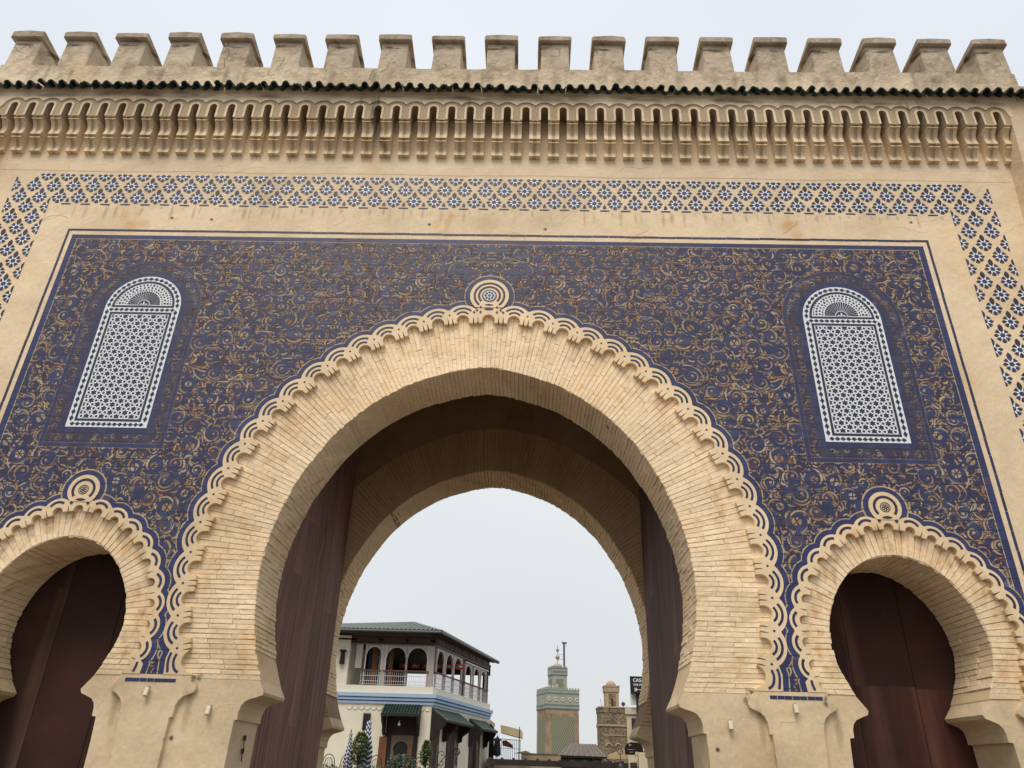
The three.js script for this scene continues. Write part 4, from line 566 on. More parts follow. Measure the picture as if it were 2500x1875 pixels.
  // canopies over the doors
  const canopy = (x0, x1, yt, yb, out, place) => {
    const n = Math.round((x1 - x0) / 0.15), tl = [], sl = Math.hypot(yt - yb, out);
    const cp = wp('canopy', place(extrSide([[0, yt], [out, yb], [out, yb - 0.05], [0.0, yt - 0.08]], x0, x1)), K.wood, cafe);
    for (let i = 0; i <= n; i++) { const x = lerp(x0 + 0.06, x1 - 0.06, i / n); for (let k = 0; k < 4; k++) { const a = k / 4, b = (k + 1) / 4 + 0.03; tl.push(place(bar([x + (1 - b) * 0, lerp(yt, yb, a) + 0.03, out * a], [x, lerp(yt, yb, b) + 0.045, out * b], 0.045, 0.058, 7))); } }
    part('roof_tiles', tl.map((g) => { g.translate(-cafe.position.x, -cafe.position.y, -cafe.position.z); return g; }), K.green, cp).userData.kind = 'stuff';
    for (const x of [x0 + 0.08, x1 - 0.08]) wp('canopy_bracket', place(extrSide([[0, yt - 0.1], [out * 0.92, yb - 0.06], [out * 0.8, yb - 0.25], [out * 0.35, yb - 0.5], [out * 0.3, yb - 0.75], [0, yb - 0.85]], x - 0.06, x + 0.06)), K.woodDark, cafe);
  };
  function extrSide(P, x0, x1) { const g = new THREE.ExtrudeGeometry(shapeOf(P), { depth: x1 - x0, bevelEnabled: false }); g.rotateY(-Math.PI / 2); g.translate(x1, 0, 0); return metreUV(g); }
  canopy(-6.2, -4.35, 4.47, 3.95, 1.0, onFront); canopy(0.05, 1.9, 4.34, 3.78, 0.85, onRight); canopy(1.95, 4.2, 4.34, 3.76, 0.85, onRight); canopy(5.99, 8.85, 4.24, 3.7, 0.85, onRight);
  wp('doorway', [onFront(box(-6.0, -4.45, 3.1, 3.95, 0.02, 0.06)), onFront(box(-6.05, -5.72, 0, 3.2, 0.02, 0.12)), onFront(box(-4.62, -4.42, 0, 3.2, 0.02, 0.12))], K.woodDark, cafe);
  wp('doorway', metreUV(onFront(extr([[-5.72, 0], [-5.55, 0], [-5.55, 2.4], ...circ(-5.22, 2.45, 0.38, Math.PI, 0, 12), [-4.86, 0], [-4.62, 0], [-4.62, 3.1], [-5.72, 3.1]], 0.02, 0.07))), mt(104, 92, 78, 30), cafe);
  wp('door_opening', onFront(box(-5.6, -4.8, 0, 2.9, 0.004, 0.014)), K.black, cafe);
  wp('door', [metreUV(onFront(box(-6.28, -5.9, 0.4, 3.02, 0.13, 0.2)))], mt(116, 78, 50, 30), cafe); wp('door', [metreUV(onFront(box(-4.88, -4.66, 0.4, 2.7, 0.13, 0.18)))], mt(110, 70, 50, 30), cafe);
  for (const [a, b] of [[0.2, 1.25], [2.45, 4.2], [6.15, 8.0]]) {
    const c = (a + b) / 2 + 0.1, w = (b - a) * 0.28, d = wp('carved_doorway', metreUV(onRight(box(a, b, 0, 3.7, 0.01, 0.06))), K.door, cafe);
    const op = onRight(extr([[c - w, 0], [c + w, 0], [c + w, 2.35], ...circ(c, 2.35, w, 0, Math.PI, 10).map(([x, y]) => [x, 2.35 + (y - 2.35) * 1.6]), [c - w, 2.35]], 0.06, 0.075)); op.translate(-cafe.position.x, -cafe.position.y, -cafe.position.z); part('opening', op, K.black, d);
    const cu = onRight(extr([[c + w * 0.1, 0], [c + w, 0], [c + w, 2.35], ...circ(c, 2.35, w, 0, Math.PI / 2, 6).map(([x, y]) => [x, 2.35 + (y - 2.35) * 1.6]), [c + w * 0.1, 2.3]], 0.075, 0.1)); cu.translate(-cafe.position.x, -cafe.position.y, -cafe.position.z); part('door', metreUV(cu), mt(120, 104, 88, 40), d);
  }
  const mould = []; for (let x = -8.1; x < -3.95; x += 0.3) mould.push(onFront(tubeArc(x, 4.3, 0.13))); for (let x = 0.1; x < 9.8; x += 0.3) mould.push(onRight(tubeArc(x, 4.33, 0.13)));
  function tubeArc(x, y, r) { const g = new THREE.TorusGeometry(r, 0.022, 4, 10, Math.PI); g.rotateZ(Math.PI); g.translate(x + 0.15, y + 0.05, 0.02); return g; }
  wp('scallop_moulding', mould, K.cream, cafe).userData.kind = 'stuff';
  wp('wall_grille', [metreUV(box(-7.2, -6.85, 3.28, 4.0, -29.98, -29.9)), ...[0, 1, 2, 3, 4].map((i) => box(-7.2 + i * 0.078, -7.165 + i * 0.078, 4.0, 4.06, -29.98, -29.9))], K.woodDark, cafe);
  wp('wall_lamp', [bar([-8.6, 6.9, -29.9], [-8.6, 6.3, -29.9], 0.1, 0.14), box(-8.75, -8.45, 6.9, 6.98, -30, -29.75)], K.woodDark, cafe);
  wp('door_lamp', [bar([-5.3, 3.72, -29.3], [-5.3, 3.62, -29.3], 0.02), (() => { const g = new THREE.SphereGeometry(0.07, 10, 8); g.translate(-5.3, 3.55, -29.3); return g; })()], K.metal, cafe);
}
// ---------------------------------------------------------------- garden terrace in front of the cafe
const terrace = part('terrace', metreUV(box(-9, -2.4, 0.0, 0.95, -29.98, -22.4)), mt(150, 140, 124, 20), scene); terrace.userData = { kind: 'structure', label: 'raised cafe terrace behind the clipped hedge' };
const leafMat = (r, g, b) => new THREE.MeshPhysicalMaterial({ color: new THREE.Color().setRGB(...lin(r, g, b)), roughness: 0.85, side: THREE.DoubleSide, transmission: 0.3, thickness: 0, vertexColors: true });
function foliage(n, place, size, up = 0.4) { // leaf clumps: small bent blades in random directions
  const pos = [], col = [];
  for (let i = 0; i < n; i++) { const [p, k] = place(i), s = size * rr(0.6, 1.4), a = rr(0, 6.28), e = rr(-0.3, 1.2) * up + rr(-0.5, 0.5), d = new THREE.Vector3(Math.cos(a) * Math.cos(e), Math.sin(e), Math.sin(a) * Math.cos(e)), w = new THREE.Vector3(-Math.sin(a), rr(-0.4, 0.4), Math.cos(a)).multiplyScalar(s * 0.35), c = rr(0.65, 1.25) * k; const q = [p, p.clone().addScaledVector(d, s * 0.5).add(w), p.clone().addScaledVector(d, s), p.clone().addScaledVector(d, s * 0.5).sub(w)]; for (const j of [0, 1, 2, 0, 2, 3]) { pos.push(q[j].x, q[j].y, q[j].z); col.push(c, c, c * 0.9); } }
  const g = new THREE.BufferGeometry(); g.setAttribute('position', new THREE.BufferAttribute(new Float32Array(pos), 3)); g.setAttribute('color', new THREE.BufferAttribute(new Float32Array(col), 3)); g.computeVertexNormals(); g.setAttribute('uv', new THREE.BufferAttribute(new Float32Array(pos.length / 3 * 2), 2)); return g;
}
function bush(name, label, x, z, y0, y1, r, color, pow, n, stem) {
  const t = thing(name, label, 'shrub', [x, 0.95, z]); const m = leafMat(...color), lumps = Array.from({ length: 9 }, () => [rr(0, 6.28), rr(0, 1), rr(0.7, 1.25)]);
  part('foliage', foliage(n, () => { const v = Math.pow(rnd(), 0.8), a = rr(0, 6.28), L = lumps[(a / 6.283 * 9) | 0], R = r * Math.pow(Math.sin(Math.PI * Math.min(0.97, 0.1 + 0.88 * v)), pow) * (0.55 + 0.45 * Math.sqrt(rnd())) * L[2]; return [new THREE.Vector3(R * Math.cos(a), y0 - 0.95 + v * (y1 - y0), R * Math.sin(a)), 0.6 + 0.5 * v]; }, 0.1), m, t);
  part('stem', [bar([0, 0, 0], [0, y0 - 0.8, 0], stem, stem * 0.7), ...Array.from({ length: 6 }, (_, i) => bar([0, y0 - 0.95, 0], [r * 0.5 * Math.cos(i), (y0 + y1) / 2 - 0.95, r * 0.5 * Math.sin(i)], stem * 0.5, stem * 0.2))], K.wood, t);
}
bush('conifer_shrub', 'bright yellow-green rounded conifer between two closed striped parasols', -6.22, -25, 1.72, 2.97, 0.36, [104, 124, 40], 0.6, 2200, 0.06);
bush('conifer_shrub', 'small yellow-green pointed conifer before the cafe corner pillar', -3.28, -24, 1.75, 2.68, 0.24, [96, 120, 40], 0.9, 1100, 0.07);
bush('grey_shrub', 'silvery grey-green feathery shrub in front of the cafe doorway', -4.1, -23.2, 1.3, 2.12, 0.55, [112, 124, 104], 0.5, 2200, 0.04);
{ const h = thing('hedge', 'low clipped green hedge along the cafe terrace', 'hedge', [-4.8, 0, -22]); part('foliage', foliage(7000, () => { const x = rr(-2.4, 2.4); return [new THREE.Vector3(x, rr(0.6, 1.66 + 0.1 * noise(x * 3 + 9, 2)), rr(-0.35, 0.35)), 0.8]; }, 0.09), leafMat(52, 76, 36), h); part('stem', Array.from({ length: 12 }, (_, i) => bar([-2.3 + i * 0.42, 0, 0], [-2.25 + i * 0.42, 1.2, 0.05], 0.03, 0.015)), K.wood, h); }
const stripe = (() => { const c = canvas(256, 256), x = c.getContext('2d'); x.fillStyle = 'rgb(214,216,222)'; x.fillRect(0, 0, 256, 256); x.strokeStyle = 'rgb(34,40,84)'; x.lineWidth = 14; for (let f = 0; f < 4; f++) for (let i = -4; i < 10; i++) { x.beginPath(); x.moveTo(f * 64, i * 32); x.lineTo(f * 64 + 32, i * 32 + 26); x.lineTo(f * 64 + 64, i * 32); x.stroke(); } return ctex(c); })();
function parasol(label, x, z, top, foot, rTop, rFoot, lean) {
  const t = thing('closed_parasol', label, 'parasol', [x, 0.95, z], 0, 'closed striped parasols on the cafe terrace'), prof = []; for (let i = 0; i <= 16; i++) { const k = i / 16; prof.push(V2(lerp(rFoot, rTop, Math.pow(k, 0.8)) * (1 - 0.15 * Math.sin(k * 9)), lerp(foot, top, k) - 0.95)); } prof.push(V2(0.01, top - 0.85));
  const g = new THREE.LatheGeometry(prof, 28), p = g.attributes.position; for (let i = 0; i < p.count; i++) { const a = Math.atan2(p.getZ(i), p.getX(i)), k = 1 + 0.2 * Math.sin(a * 4 + p.getY(i)); p.setX(i, p.getX(i) * k + lean * (top - 0.95 - p.getY(i))); p.setZ(i, p.getZ(i) * k); } g.computeVertexNormals();
  stripe.repeat.set(1, 1.6); part('canopy', g, new THREE.MeshStandardMaterial({ map: stripe, roughness: 0.9 }), t); part('pole', bar([0, 0, 0], [0, top - 0.8, 0], 0.025), K.wood, t);
}
parasol('narrow closed navy and white striped parasol, the left one', -6.8, -25.6, 2.95, 1.1, 0.06, 0.25, -0.0); parasol('tall closed navy and white striped parasol beside the conifer', -5.98, -25.2, 3.4, 1.2, 0.09, 0.4, -0.03);
for (const [i, x] of [-7.3, -6.62, -5.35, -4.55, -4.0, -3.55].entries()) { const c = thing('garden_chair', ['leftmost', 'second', 'third', 'fourth', 'fifth', 'rightmost'][i] + ' dark iron chair with arched back behind the hedge', 'chair', [x, 0.95, -24.2 - (i % 2) * 0.3], 0, 'iron chairs on the cafe terrace');
  part('backrest', [tube([[-0.24, 0.4, 0], [-0.25, 0.8, 0], [-0.17, 1.07, 0], [0, 1.16, 0], [0.17, 1.07, 0], [0.25, 0.8, 0], [0.24, 0.4, 0]], 0.018), tube([[-0.17, 0.4, 0], [-0.18, 0.8, 0], [-0.1, 0.98, 0], [0, 1.03, 0], [0.1, 0.98, 0], [0.18, 0.8, 0], [0.17, 0.4, 0]], 0.012), ...[-0.12, -0.04, 0.04, 0.12].map((q) => bar([q, 0.4, 0], [q, 1.0, 0], 0.008))], K.black, c);
  part('seat', rbox(-0.25, 0.25, 0.4, 0.44, 0, 0.45, 0.015), K.black, c); for (const [a, b] of [[-0.22, 0.02], [0.22, 0.02], [-0.22, 0.42], [0.22, 0.42]]) part('leg', bar([a, 0, b], [a, 0.4, b], 0.014), K.black, c); }

// ---------------------------------------------------------------- roofs, terrace and towers farther off
{ const t = thing('roof_terrace', 'railed terrace with beige awning right of the cafe', 'terrace', [-0.3, 0, -38.5]);
  wp('base', metreUV(box(-1.25, 0.62, 0, 2.32, -40, -38)), mt(120, 108, 92, 30), t);
  wp('railing', [...Array.from({ length: 17 }, (_, i) => bar([-1.2 + i * 0.11, 2.3, -38], [-1.2 + i * 0.11, 3.4 - i * 0.005, -38], 0.014)), bar([-1.25, 3.4, -38], [0.6, 3.32, -38], 0.018), bar([-1.25, 2.9, -38], [0.6, 2.86, -38], 0.012)], K.black, t);
  for (const x of [-1.2, 0.5]) wp('post', bar([x, 2.3, -38.1], [x, 4.05, -38.1], 0.025), K.black, t);
  wp('awning', metreUV(extr([[-0.63, 4.12], [-0.1, 4.03], [0.6, 3.88], [0.69, 3.72], [0.69, 3.44], [0.1, 3.56], [-0.6, 3.72]].reverse(), -39.3, -38.12)), mt(188, 170, 140, 14), t);
  wp('awning', metreUV(extr([[-1.3, 4.42], [-0.98, 4.2], [-0.98, 4.02], [-1.3, 4.2]].reverse(), -38.9, -38.2)), mt(200, 170, 140, 14), t);
  wp('screen', metreUV(extr([[-1.3, 2.3], [-1.0, 2.3], [-1.02, 4.0], [-1.3, 4.2]], -38.4, -38.3)), K.black, t);
  wp('red_cloth', metreUV(extr([[-0.5, 3.05], [0.15, 2.92], [0.1, 3.1], [-0.3, 3.35], [-0.55, 3.3]], -39.2, -39.15)), mat(150, 84, 78, 0.9), t); }
{ const t = thing('closed_parasol', 'folded dark blue parasol on the railed roof terrace', 'parasol', [-0.78, 2.32, -37.9]); part('canopy', (() => { const g = new THREE.LatheGeometry([V2(0.02, 0.1), V2(0.22, 0.2), V2(0.2, 0.6), V2(0.16, 0.9), V2(0.24, 1.0), V2(0.1, 1.08), V2(0.02, 1.2)], 12); return g; })(), mat(24, 26, 40, 0.9), t); part('pole', bar([0, 0, 0], [0, 1.25, 0], 0.02), K.black, t); }
{ const t = thing('garden_wall', 'low weathered beige wall below the green-topped minaret', 'wall', [1.7, 0, -40]); wp('wall', metreUV(box(0.62, 3.4, 0, 2.66, -40.5, -40)), mt(150, 136, 108, 50), t); wp('coping', metreUV(box(0.6, 3.42, 2.66, 2.71, -40.52, -39.96)), mt(110, 100, 86, 30), t); wp('roof', metreUV(extr([[0.2, 2.7], [0.9, 2.86], [1.25, 2.72]].reverse(), -41.5, -40.6)), mt(120, 114, 104, 20), t); }
{ const t = thing('pergola', 'long dark timber shade frame crossing the street', 'pergola', [2, 0, -20]);
  wp('beam', metreUV(box(-0.62, 4.5, 1.87, 2.04, -20.08, -19.96)), mt(52, 48, 46, 20), t); wp('beam', metreUV(box(-0.62, 4.5, 1.87, 2.0, -22.6, -22.48)), mt(52, 48, 46, 20), t);
  for (let i = 0; i < 12; i++) wp('rafter', metreUV(box(-0.55 + i * 0.44, -0.48 + i * 0.44, 2.045, 2.1, -22.5, -20.1)), K.wood, t); for (const x of [-0.5, 4.4]) for (const z of [-20.02, -22.54]) wp('post', metreUV(box(x - 0.07, x + 0.07, 0, 1.865, z - 0.055, z + 0.055)), K.wood, t); }
{ const t = thing('kiosk', 'small kiosk with grey metal hipped roof below the minarets', 'kiosk', [3.2, 0, -25]); const rm = mt(112, 104, 98, 24, 0.7);
  const q = (a, b, c, d) => { const g = new THREE.BufferGeometry(); g.setAttribute('position', new THREE.BufferAttribute(new Float32Array([a, b, c, a, c, d].flat()), 3)); g.computeVertexNormals(); return metreUV(g); };
  const y0 = 2.32, y1 = 2.78, a = [2.27, y0, -24], b = [4.2, y0 - 0.02, -24], c = [4.3, y0, -26.2], d = [2.2, y0, -26.2], e = [2.67, y1, -24.7], f = [3.74, y1, -24.7], g2 = [3.74, y1, -25.5], h = [2.67, y1, -25.5];
  wp('roof', [q(a, b, f, e), q(b, c, g2, f), q(c, d, h, g2), q(d, a, e, h), q(e, f, g2, h)], rm, t); wp('seam', [...Array.from({ length: 9 }, (_, i) => bar([2.27 + i * 0.24, y0 + 0.01, -24], [2.67 + i * 0.1335, y1 + 0.01, -24.7], 0.012)), bar(b, f, 0.02), bar(a, e, 0.02)], rm, t);
  wp('fascia', box(2.3, 4.15, 2.24, 2.315, -24.1, -24.02), K.woodDark, t); const ls = []; for (let i = 0; i < 16; i++) { ls.push(bar([2.35 + i * 0.11, 1.9, -24.1], [2.5 + i * 0.11, 2.24, -24.1], 0.01), bar([2.5 + i * 0.11, 1.9, -24.1], [2.35 + i * 0.11, 2.24, -24.1], 0.01)); } wp('lattice', ls, K.gutter, t); wp('wall', [box(2.35, 4.1, 0, 1.9, -26, -24.2), box(2.35, 4.1, 1.9, 2.3, -26, -25.6), box(3.6, 3.7, 1.9, 2.3, -24.2, -24.1)], K.woodDark, t); }
{ const t = thing('shop_awning', 'small pale beige awning beside the kiosk roof', 'awning', [4.55, 0, -25]); wp('cloth', metreUV(extr([[4.15, 2.36], [4.9, 2.62], [5.3, 2.62], [5.3, 2.28], [4.2, 2.24]].reverse(), -25, -24.9)), mt(196, 172, 138, 14), t); wp('pole', [bar([4.3, 0, -25.05], [4.3, 2.3, -25.05], 0.03), bar([5.25, 0, -25.05], [5.25, 2.3, -25.05], 0.03)], K.gutter, t); }
const stoneT = carveTex((u, v) => fbm(u * 10, v * 10, 4, 10) * 0.6 + 0.4 * sm(0.35, 0.65, fbm(u * 28, v * 28, 2, 28)), [76, 66, 54], [164, 146, 116]); stoneT.repeat.set(0.35, 0.35);
const stone = new THREE.MeshStandardMaterial({ map: stoneT, roughness: 0.95 });
{ // the larger minaret
  const t = thing('minaret', 'tall square minaret with pale green tiled top and two gilt balls', 'minaret', [5.5, 0, -102.3], 0.27);
  const panelT = carveTex((u, v) => { const a = Math.abs(((u * 6 + (Math.floor(v * 8) % 2) * 0.5) % 1) - 0.5) * 2, b = ((v * 8) % 1); return Math.min(1, 0.25 + 0.75 * sm(0.08, 0.3, Math.abs(a - b * 0.9)) * (0.55 + 0.45 * fbm(u * 20, v * 20, 3, 20))); }, [84, 84, 70], [150, 150, 124]); panelT.repeat.set(0.5, 0.5);
  const W = 2.3, brick = mt(158, 136, 112, 70, 0.95, 0.2), pal = mt(154, 158, 146, 26, 0.75), teal = mat(106, 120, 116, 0.75), pm = new THREE.MeshStandardMaterial({ map: panelT, roughness: 0.9 });
  part('shaft', metreUV(box(-W, W, 0, 9.5, -W, W)), brick, t);
  part('carved_panel', metreUV(box(-W * 0.7, W * 0.72, 0.5, 8.65, W, W + 0.04)), pm, t); part('carved_panel', metreUV(box(-W - 0.04, -W, 0.5, 8.65, -W * 0.7, W * 0.75)), pm, t);
  part('tiled_band', metreUV(box(-W - 0.06, W + 0.06, 9.5, 11.9, -W - 0.06, W + 0.06)), pal, t);
  for (const y of [9.52, 9.95, 11.45]) part('string_course', box(-W - 0.1, W + 0.1, y, y + 0.16, -W - 0.1, W + 0.1), teal, t);
  for (let i = 0; i < 5; i++) { const r = new THREE.TorusGeometry(0.2, 0.07, 6, 14); r.translate(-1.95 + i * 0.98, 10.75, W + 0.08); part('roundel', r, mat(200, 196, 168, 0.7), t); }
  for (let i = 0; i < 12; i++) for (const q of [0, 1]) { const x = -W + 0.12 + i * 0.405, g = extr([[-0.17, 0], [0.17, 0], [0.17, 0.12], [0.08, 0.22], [0.1, 0.3], [0, 0.42], [-0.1, 0.3], [-0.08, 0.22], [-0.17, 0.12]], -0.08, 0.08); if (q) g.rotateY(Math.PI / 2); g.translate(q ? -W : x, 11.9, q ? x : W); part('merlon', g, pal, t); }
  part('turret', metreUV(box(-1.06, 1.06, 11.9, 14.0, -1.06, 1.06)), pal, t); part('turret_panel', metreUV(box(-0.55, 0.5, 12.3, 13.5, 1.06, 1.09)), pm, t); part('turret_panel', metreUV(box(-1.09, -1.06, 12.3, 13.5, -0.5, 0.5)), pm, t);
  part('turret_band', metreUV(box(-1.13, 1.13, 14.0, 14.95, -1.13, 1.13)), pal, t); part('string_course', [box(-1.16, 1.16, 14.02, 14.1, -1.16, 1.16), box(-1.16, 1.16, 14.85, 14.95, -1.16, 1.16)], teal, t);
  for (let i = 0; i < 6; i++) { const r = new THREE.TorusGeometry(0.12, 0.03, 5, 12); r.translate(-0.85 + i * 0.34, 14.45, 1.14); part('roundel', r, mat(84, 104, 108, 0.7), t); }
  for (let i = 0; i < 7; i++) for (const q of [0, 1]) { const x = -0.93 + i * 0.31, g = extr([[-0.15, 0], [0.15, 0], [0, 0.32]], -0.06, 0.06); if (q) g.rotateY(Math.PI / 2); g.translate(q ? -1.03 : x, 14.95, q ? x : 1.03); part('merlon', g, pal, t); }
  part('dome', (() => { const g = new THREE.SphereGeometry(0.78, 20, 10, 0, 6.283, 0, 1.3); g.scale(1, 0.85, 1); g.translate(0, 15.0, 0); return g; })(), mt(170, 156, 138, 20), t);
  const gilt = mat(168, 150, 124, 0.45); part('finial', [bar([0, 15.5, 0], [0, 18.2, 0], 0.06, 0.04), ...[[16.5, 0.31], [17.5, 0.23]].map(([y, r]) => { const g = new THREE.SphereGeometry(r, 14, 10); g.translate(0, y, 0); return g; })], gilt, t);
  part('mast', [box(0.72, 0.94, 14.9, 18.4, 0.4, 0.62), box(0.5, 1.24, 18.4, 18.56, 0.4, 0.62), box(0.62, 1.05, 18.28, 18.4, 0.42, 0.6), bar([1.14, 18.4, 0.5], [1.14, 17.9, 0.5], 0.02), bar([0.05, 16.9, 0.1], [0.72, 16.85, 0.5], 0.02), bar([0.05, 16.15, 0.1], [0.72, 16.25, 0.5], 0.02)], mat(92, 92, 88, 0.8), t);
  for (const [x, y] of [[-1.35, 12.3], [-0.8, 12.5], [-1.9, 12.4]]) part('loudspeaker', bar([x, y, W - 0.4], [x, y, W - 0.1], 0.05, 0.2, 10), mat(190, 188, 180, 0.6), t);
}
{ // the smaller minaret
  const t = thing('minaret', 'smaller brown stone minaret with little dome and open lantern slot', 'minaret', [9.62, 0, -71.5], 0.02), w = 1.36, lite = mt(168, 150, 124, 34);
  part('shaft', metreUV(box(-w, w, 0, 7.2, -w, w)), stone, t); part('cornice', [metreUV(box(-w - 0.06, w + 0.06, 7.2, 7.62, -w - 0.06, w + 0.06))], stone, t); part('cornice', metreUV(box(-w - 0.12, w + 0.12, 7.62, 7.74, -w - 0.12, w + 0.12)), lite, t);
  part('string_course', metreUV(box(-w - 0.1, w + 0.1, 5.96, 6.12, -w - 0.1, w + 0.1)), lite, t); part('string_course', metreUV(box(-w - 0.05, w + 0.05, 6.12, 6.28, -w - 0.05, w + 0.05)), stone, t); part('string_course', metreUV(box(-w * 0.75, w * 0.8, 5.12, 5.2, w, w + 0.05)), lite, t);
  for (const x of [-0.55, 0.35]) { const g = new THREE.TorusGeometry(0.24, 0.08, 6, 12, Math.PI); g.translate(x, 4.2, w + 0.03); part('blind_arch', g, lite, t); }
  part('lantern', metreUV(extr([[-0.68, 7.74], [-0.08, 7.74], [-0.08, 8.5], [0, 8.62], [0.08, 8.5], [0.08, 7.74], [0.68, 7.74], [0.68, 9.15], [-0.68, 9.15]], -0.68, 0.68)), lite, t);
  for (const x of [-1, 1]) part('niche', metreUV(box(x * 0.22 - 0.13, x * 0.22 + 0.13, 7.85, 8.97, 0.68, 0.7)), stone, t); part('niche', metreUV(box(-0.35, 0.35, 8.64, 8.97, 0.681, 0.702)), stone, t);
  part('lantern_cap', metreUV(box(-0.76, 0.76, 9.15, 9.62, -0.76, 0.76)), lite, t); part('lantern_cap', metreUV(box(-0.8, 0.8, 9.62, 9.76, -0.8, 0.8)), lite, t);
  part('dome', (() => { const g = new THREE.SphereGeometry(0.52, 18, 10, 0, 6.283, 0, Math.PI / 2); g.translate(0, 9.76, 0); return g; })(), lite, t);
  part('loudspeaker', [bar([1.02, 8.02, 0.9], [1.0, 8.0, 1.35], 0.06, 0.2, 12), bar([1.02, 7.74, 1.1], [1.02, 8, 1.1], 0.02)], mat(60, 60, 58, 0.7), t); part('rod', bar([-1.1, 7.7, 1.2], [-1.25, 8.4, 1.2], 0.03), mat(150, 146, 138, 0.7), t);
}
{ // house on the right with its boards
  const t = thing('corner_house', 'cream corner house behind the black hotel boards', 'house', [6.5, 0, -25]); const fp = (o, y0, y1) => { const g = new THREE.ExtrudeGeometry(shapeOf([[4.66 - o, 21.2 - o], [9, 21.2 - o], [10, 29], [6.0 - o, 29]]), { depth: y1 - y0, bevelEnabled: false }); g.rotateX(-Math.PI / 2); g.translate(0, y0, 0); return metreUV(g); }; wp('wall', fp(0, 0, 3.74), mt(206, 194, 166, 20), t); wp('parapet', fp(0.06, 3.74, 3.98), mt(206, 196, 172, 20), t);
  wp('window', box(4.84, 5.06, 2.9, 3.6, -21.2, -21.16), K.wood, t); wp('window', box(4.72, 4.98, 1.9, 2.08, -21.2, -21.16), K.wood, t);
  const s = thing('hotel_sign', 'black rooftop board with white letters, CASCA over an arrow', 'sign', [5.6, 4.25, -20.9]); const c = canvas(512, 216), x = c.getContext('2d'); x.fillStyle = 'rgb(20,20,24)'; x.fillRect(0, 0, 512, 216); x.fillStyle = 'rgb(238,240,242)'; x.font = 'bold 62px sans-serif'; x.fillText('CASCA', 34, 68); x.font = 'bold 38px sans-serif'; x.fillText('VUE PANOR', 34, 118); x.strokeStyle = 'rgb(238,240,242)'; x.lineWidth = 6; x.beginPath(); x.moveTo(56, 166); x.lineTo(460, 166); for (let k = 0; k < 3; k++) { x.moveTo(48 + k * 12, 144); x.lineTo(62 + k * 12, 166); x.lineTo(48 + k * 12, 188); } x.stroke();
  part('board', (() => { const g = new THREE.BoxGeometry(1.5, 0.63, 0.06); g.translate(-0.04, 0.51, 0); return g; })(), K.black, s); part('lettering', (() => { const g = new THREE.PlaneGeometry(1.48, 0.61); g.translate(-0.04, 0.51, 0.034); return g; })(), new THREE.MeshStandardMaterial({ map: ctex(c), roughness: 0.6 }), s); part('support', [bar([0.3, 0, -0.1], [0.3, 0.6, -0.1], 0.03), bar([-0.4, 0, -0.1], [-0.4, 0.6, -0.1], 0.03)], K.gutter, s);
  const s2 = thing('hotel_sign', 'black upright board with a large white H on the corner house', 'sign', [5.45, 3.3, -20.95]); const c2 = canvas(256, 360), y = c2.getContext('2d'); y.fillStyle = 'rgb(20,20,24)'; y.fillRect(0, 0, 256, 360); y.fillStyle = 'rgb(238,240,242)'; y.font = 'bold 100px serif'; y.fillText('H', 60, 120);
  part('board', (() => { const g = new THREE.BoxGeometry(0.86, 1.16, 0.06); g.translate(0, 0.57, 0); return g; })(), K.black, s2); part('lettering', (() => { const g = new THREE.PlaneGeometry(0.84, 1.14); g.translate(0, 0.57, 0.034); return g; })(), new THREE.MeshStandardMaterial({ map: ctex(c2), roughness: 0.6 }), s2);
  const p = thing('poster', 'white notice with grey script beside the black boards', 'poster', [4.92, 4.05, -21.05]); const c3 = canvas(64, 128), z = c3.getContext('2d'); z.fillStyle = 'rgb(226,226,222)'; z.fillRect(0, 0, 64, 128); z.strokeStyle = 'rgb(120,120,120)'; z.lineWidth = 3; for (let i = 0; i < 5; i++) { z.beginPath(); z.moveTo(30 + (i % 2) * 6, 12 + i * 22); z.quadraticCurveTo(50, 18 + i * 22, 34, 26 + i * 22); z.stroke(); } part('sheet', (() => { const g = new THREE.BoxGeometry(0.22, 0.42, 0.01); g.translate(0, 0.21, 0); return g; })(), new THREE.MeshStandardMaterial({ map: ctex(c3), roughness: 0.8 }), p);
}
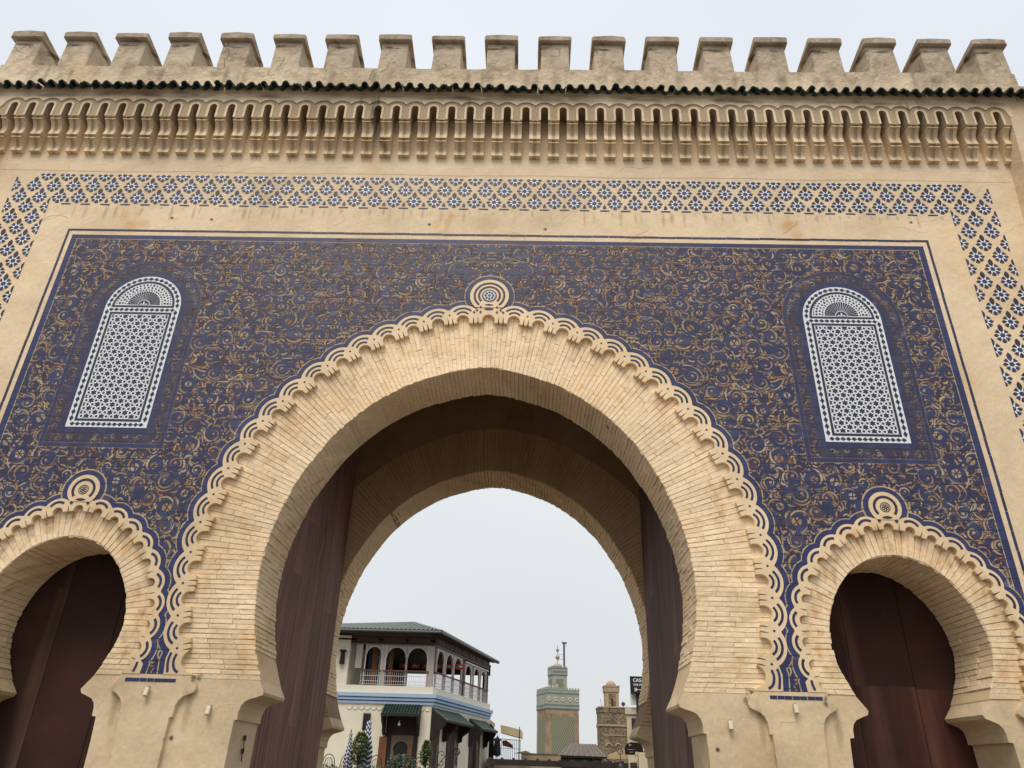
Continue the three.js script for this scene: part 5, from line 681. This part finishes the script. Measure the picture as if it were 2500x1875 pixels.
{ // small hanging board and lanterns
  const t = thing('hanging_sign', 'small dark brown arched board with white arrow on an iron bracket', 'sign', [3.66, 2.1, -12]); const c = canvas(256, 160), x = c.getContext('2d'); x.fillStyle = 'rgb(36,24,24)'; x.fillRect(0, 0, 256, 160); x.strokeStyle = x.fillStyle = 'rgb(230,228,224)'; x.lineWidth = 7; x.beginPath(); x.moveTo(96, 34); x.lineTo(62, 34); x.moveTo(76, 20); x.lineTo(60, 34); x.lineTo(76, 48); x.stroke(); x.lineWidth = 4; x.beginPath(); x.moveTo(130, 84); x.quadraticCurveTo(110, 96, 96, 82); x.quadraticCurveTo(80, 98, 62, 84); x.quadraticCurveTo(50, 96, 36, 82); x.moveTo(60, 118); x.lineTo(110, 118); x.stroke();
  const g = extr([[-0.26, 0.02], [0.0, 0.02], [0.02, 0.1], [0.22, 0.1], [0.22, 0.2], [0.16, 0.31], [-0.1, 0.325], [-0.22, 0.27], [-0.26, 0.2]], -0.015, 0.015); wallUV(g, (X, Y) => [(X + 0.26) / 0.48, Y / 0.325]); part('board', g, new THREE.MeshStandardMaterial({ map: ctex(c), roughness: 0.6 }), t);
  const sc = (cx, cy, r, a, n) => tube(Array.from({ length: 14 }, (_, i) => { const k = i / 13, q = a + n * k * 5; return [cx + r * (1 - 0.8 * k) * Math.cos(q), cy + r * (1 - 0.8 * k) * Math.sin(q), 0.02]; }), 0.006, 26, 4);
  part('bracket', [bar([0.08, -1.2, 0.02], [0.08, 0.06, 0.02], 0.008), sc(0.03, -0.02, 0.05, 0, 1), sc(0.0, -0.14, 0.06, 1, -1), sc(0.02, -0.28, 0.05, 0, 1), bar([0.08, 0.1, -0.02], [1.4, 0.12, -0.3], 0.012)], K.iron ?? M.iron, t);
  function lantern(label, x, y, z, k) { const l = thing('street_lantern', label, 'lantern', [x, y, z], 0, 'iron street lanterns'); const q = (h, r0, r1, yy) => { const g2 = new THREE.CylinderGeometry(r1 * k, r0 * k, h * k, 4); g2.rotateY(Math.PI / 4); g2.translate(0, (yy + h / 2) * k, 0); return g2; };
    part('cap', [q(0.12, 0.16, 0.07, 0.32), q(0.05, 0.05, 0.03, 0.44)], mat(70, 74, 66, 0.6), l); part('glass', q(0.3, 0.09, 0.14, 0.0), new THREE.MeshPhysicalMaterial({ color: 0xdfe6e2, roughness: 0.1, transmission: 0.9, thickness: 0 }), l); part('base', q(0.04, 0.07, 0.1, -0.04), K.black, l); part('post', bar([0, -y, 0], [0, -0.04 * k, 0], 0.03), K.black, l); part('ring_finial', [bar([0, 0.49 * k, 0], [0, 0.78 * k, 0], 0.012), (() => { const g2 = new THREE.TorusGeometry(0.12 * k, 0.012, 5, 16); g2.translate(0, 0.95 * k, 0); return g2; })(), (() => { const g2 = new THREE.TorusGeometry(0.06 * k, 0.01, 5, 12); g2.translate(0.03, 0.9 * k, 0); return g2; })()], K.black, l); }
  lantern('iron street lantern with ring finial before the smaller minaret', 3.63, 1.68, -15, 0.62);
  lantern('iron street lantern before the carved side doors of the cafe', -1.72, 1.35, -20, 0.95);
  const b = thing('iron_scroll', 'black wrought iron scroll rail before the cafe side doors', 'ironwork', [-2.3, 0, -20]); part('upright', bar([-0.08, 0, 0], [-0.08, 2.35, 0], 0.02), K.black, b);
  const S = (cx, cy, r, a, n) => tube(Array.from({ length: 16 }, (_, i) => { const w = i / 15, v = a + n * w * 5.5; return [cx + r * (1 - 0.75 * w) * Math.cos(v), cy + r * (1 - 0.75 * w) * Math.sin(v), 0]; }), 0.012, 30, 4); part('scroll', [S(0.06, 2.15, 0.12, 3, -1), S(0.05, 1.88, 0.13, 3, 1), S(0.62, 2.2, 0.16, 3.4, -1), tube([[-0.06, 1.75, 0], [0.15, 2.05, 0], [0.35, 2.2, 0], [0.5, 2.32, 0], [0.62, 2.36, 0]], 0.014), S(0.35, 2.02, 0.1, 0, 1)], K.black, b);
}
{ // small flood lamps on the gate
  const lampM = mat(206, 194, 168, 0.5), gl = mat(70, 60, 48, 0.3);
  const proto = (label, x, y, z) => { const t = thing('wall_light', label, 'light', [x, y, z], 0, 'small flood lights on the gate piers'); part('housing', (() => { const g = new RoundedBoxGeometry(0.05, 0.11, 0.06, 2, 0.008); g.rotateX(-0.35); g.translate(0, 0, 0.045); return g; })(), lampM, t); part('arm', (() => { const g = new THREE.BoxGeometry(0.03, 0.03, 0.05); g.translate(0, 0.05, 0.02); return g; })(), gl, t); };
  proto('small beige flood light under the blue bar left of the main arch', -4.05, 2.38, 0.002); proto('small beige flood light on the left pier of the main arch', -3.25, 2.19, -0.06); proto('small beige flood light on the right pier of the main arch', 3.215, 2.19, -0.06); proto('small beige flood light under the blue bar right of the main arch', 4.02, 2.39, 0.002);
}
renderer.render(scene, camera);
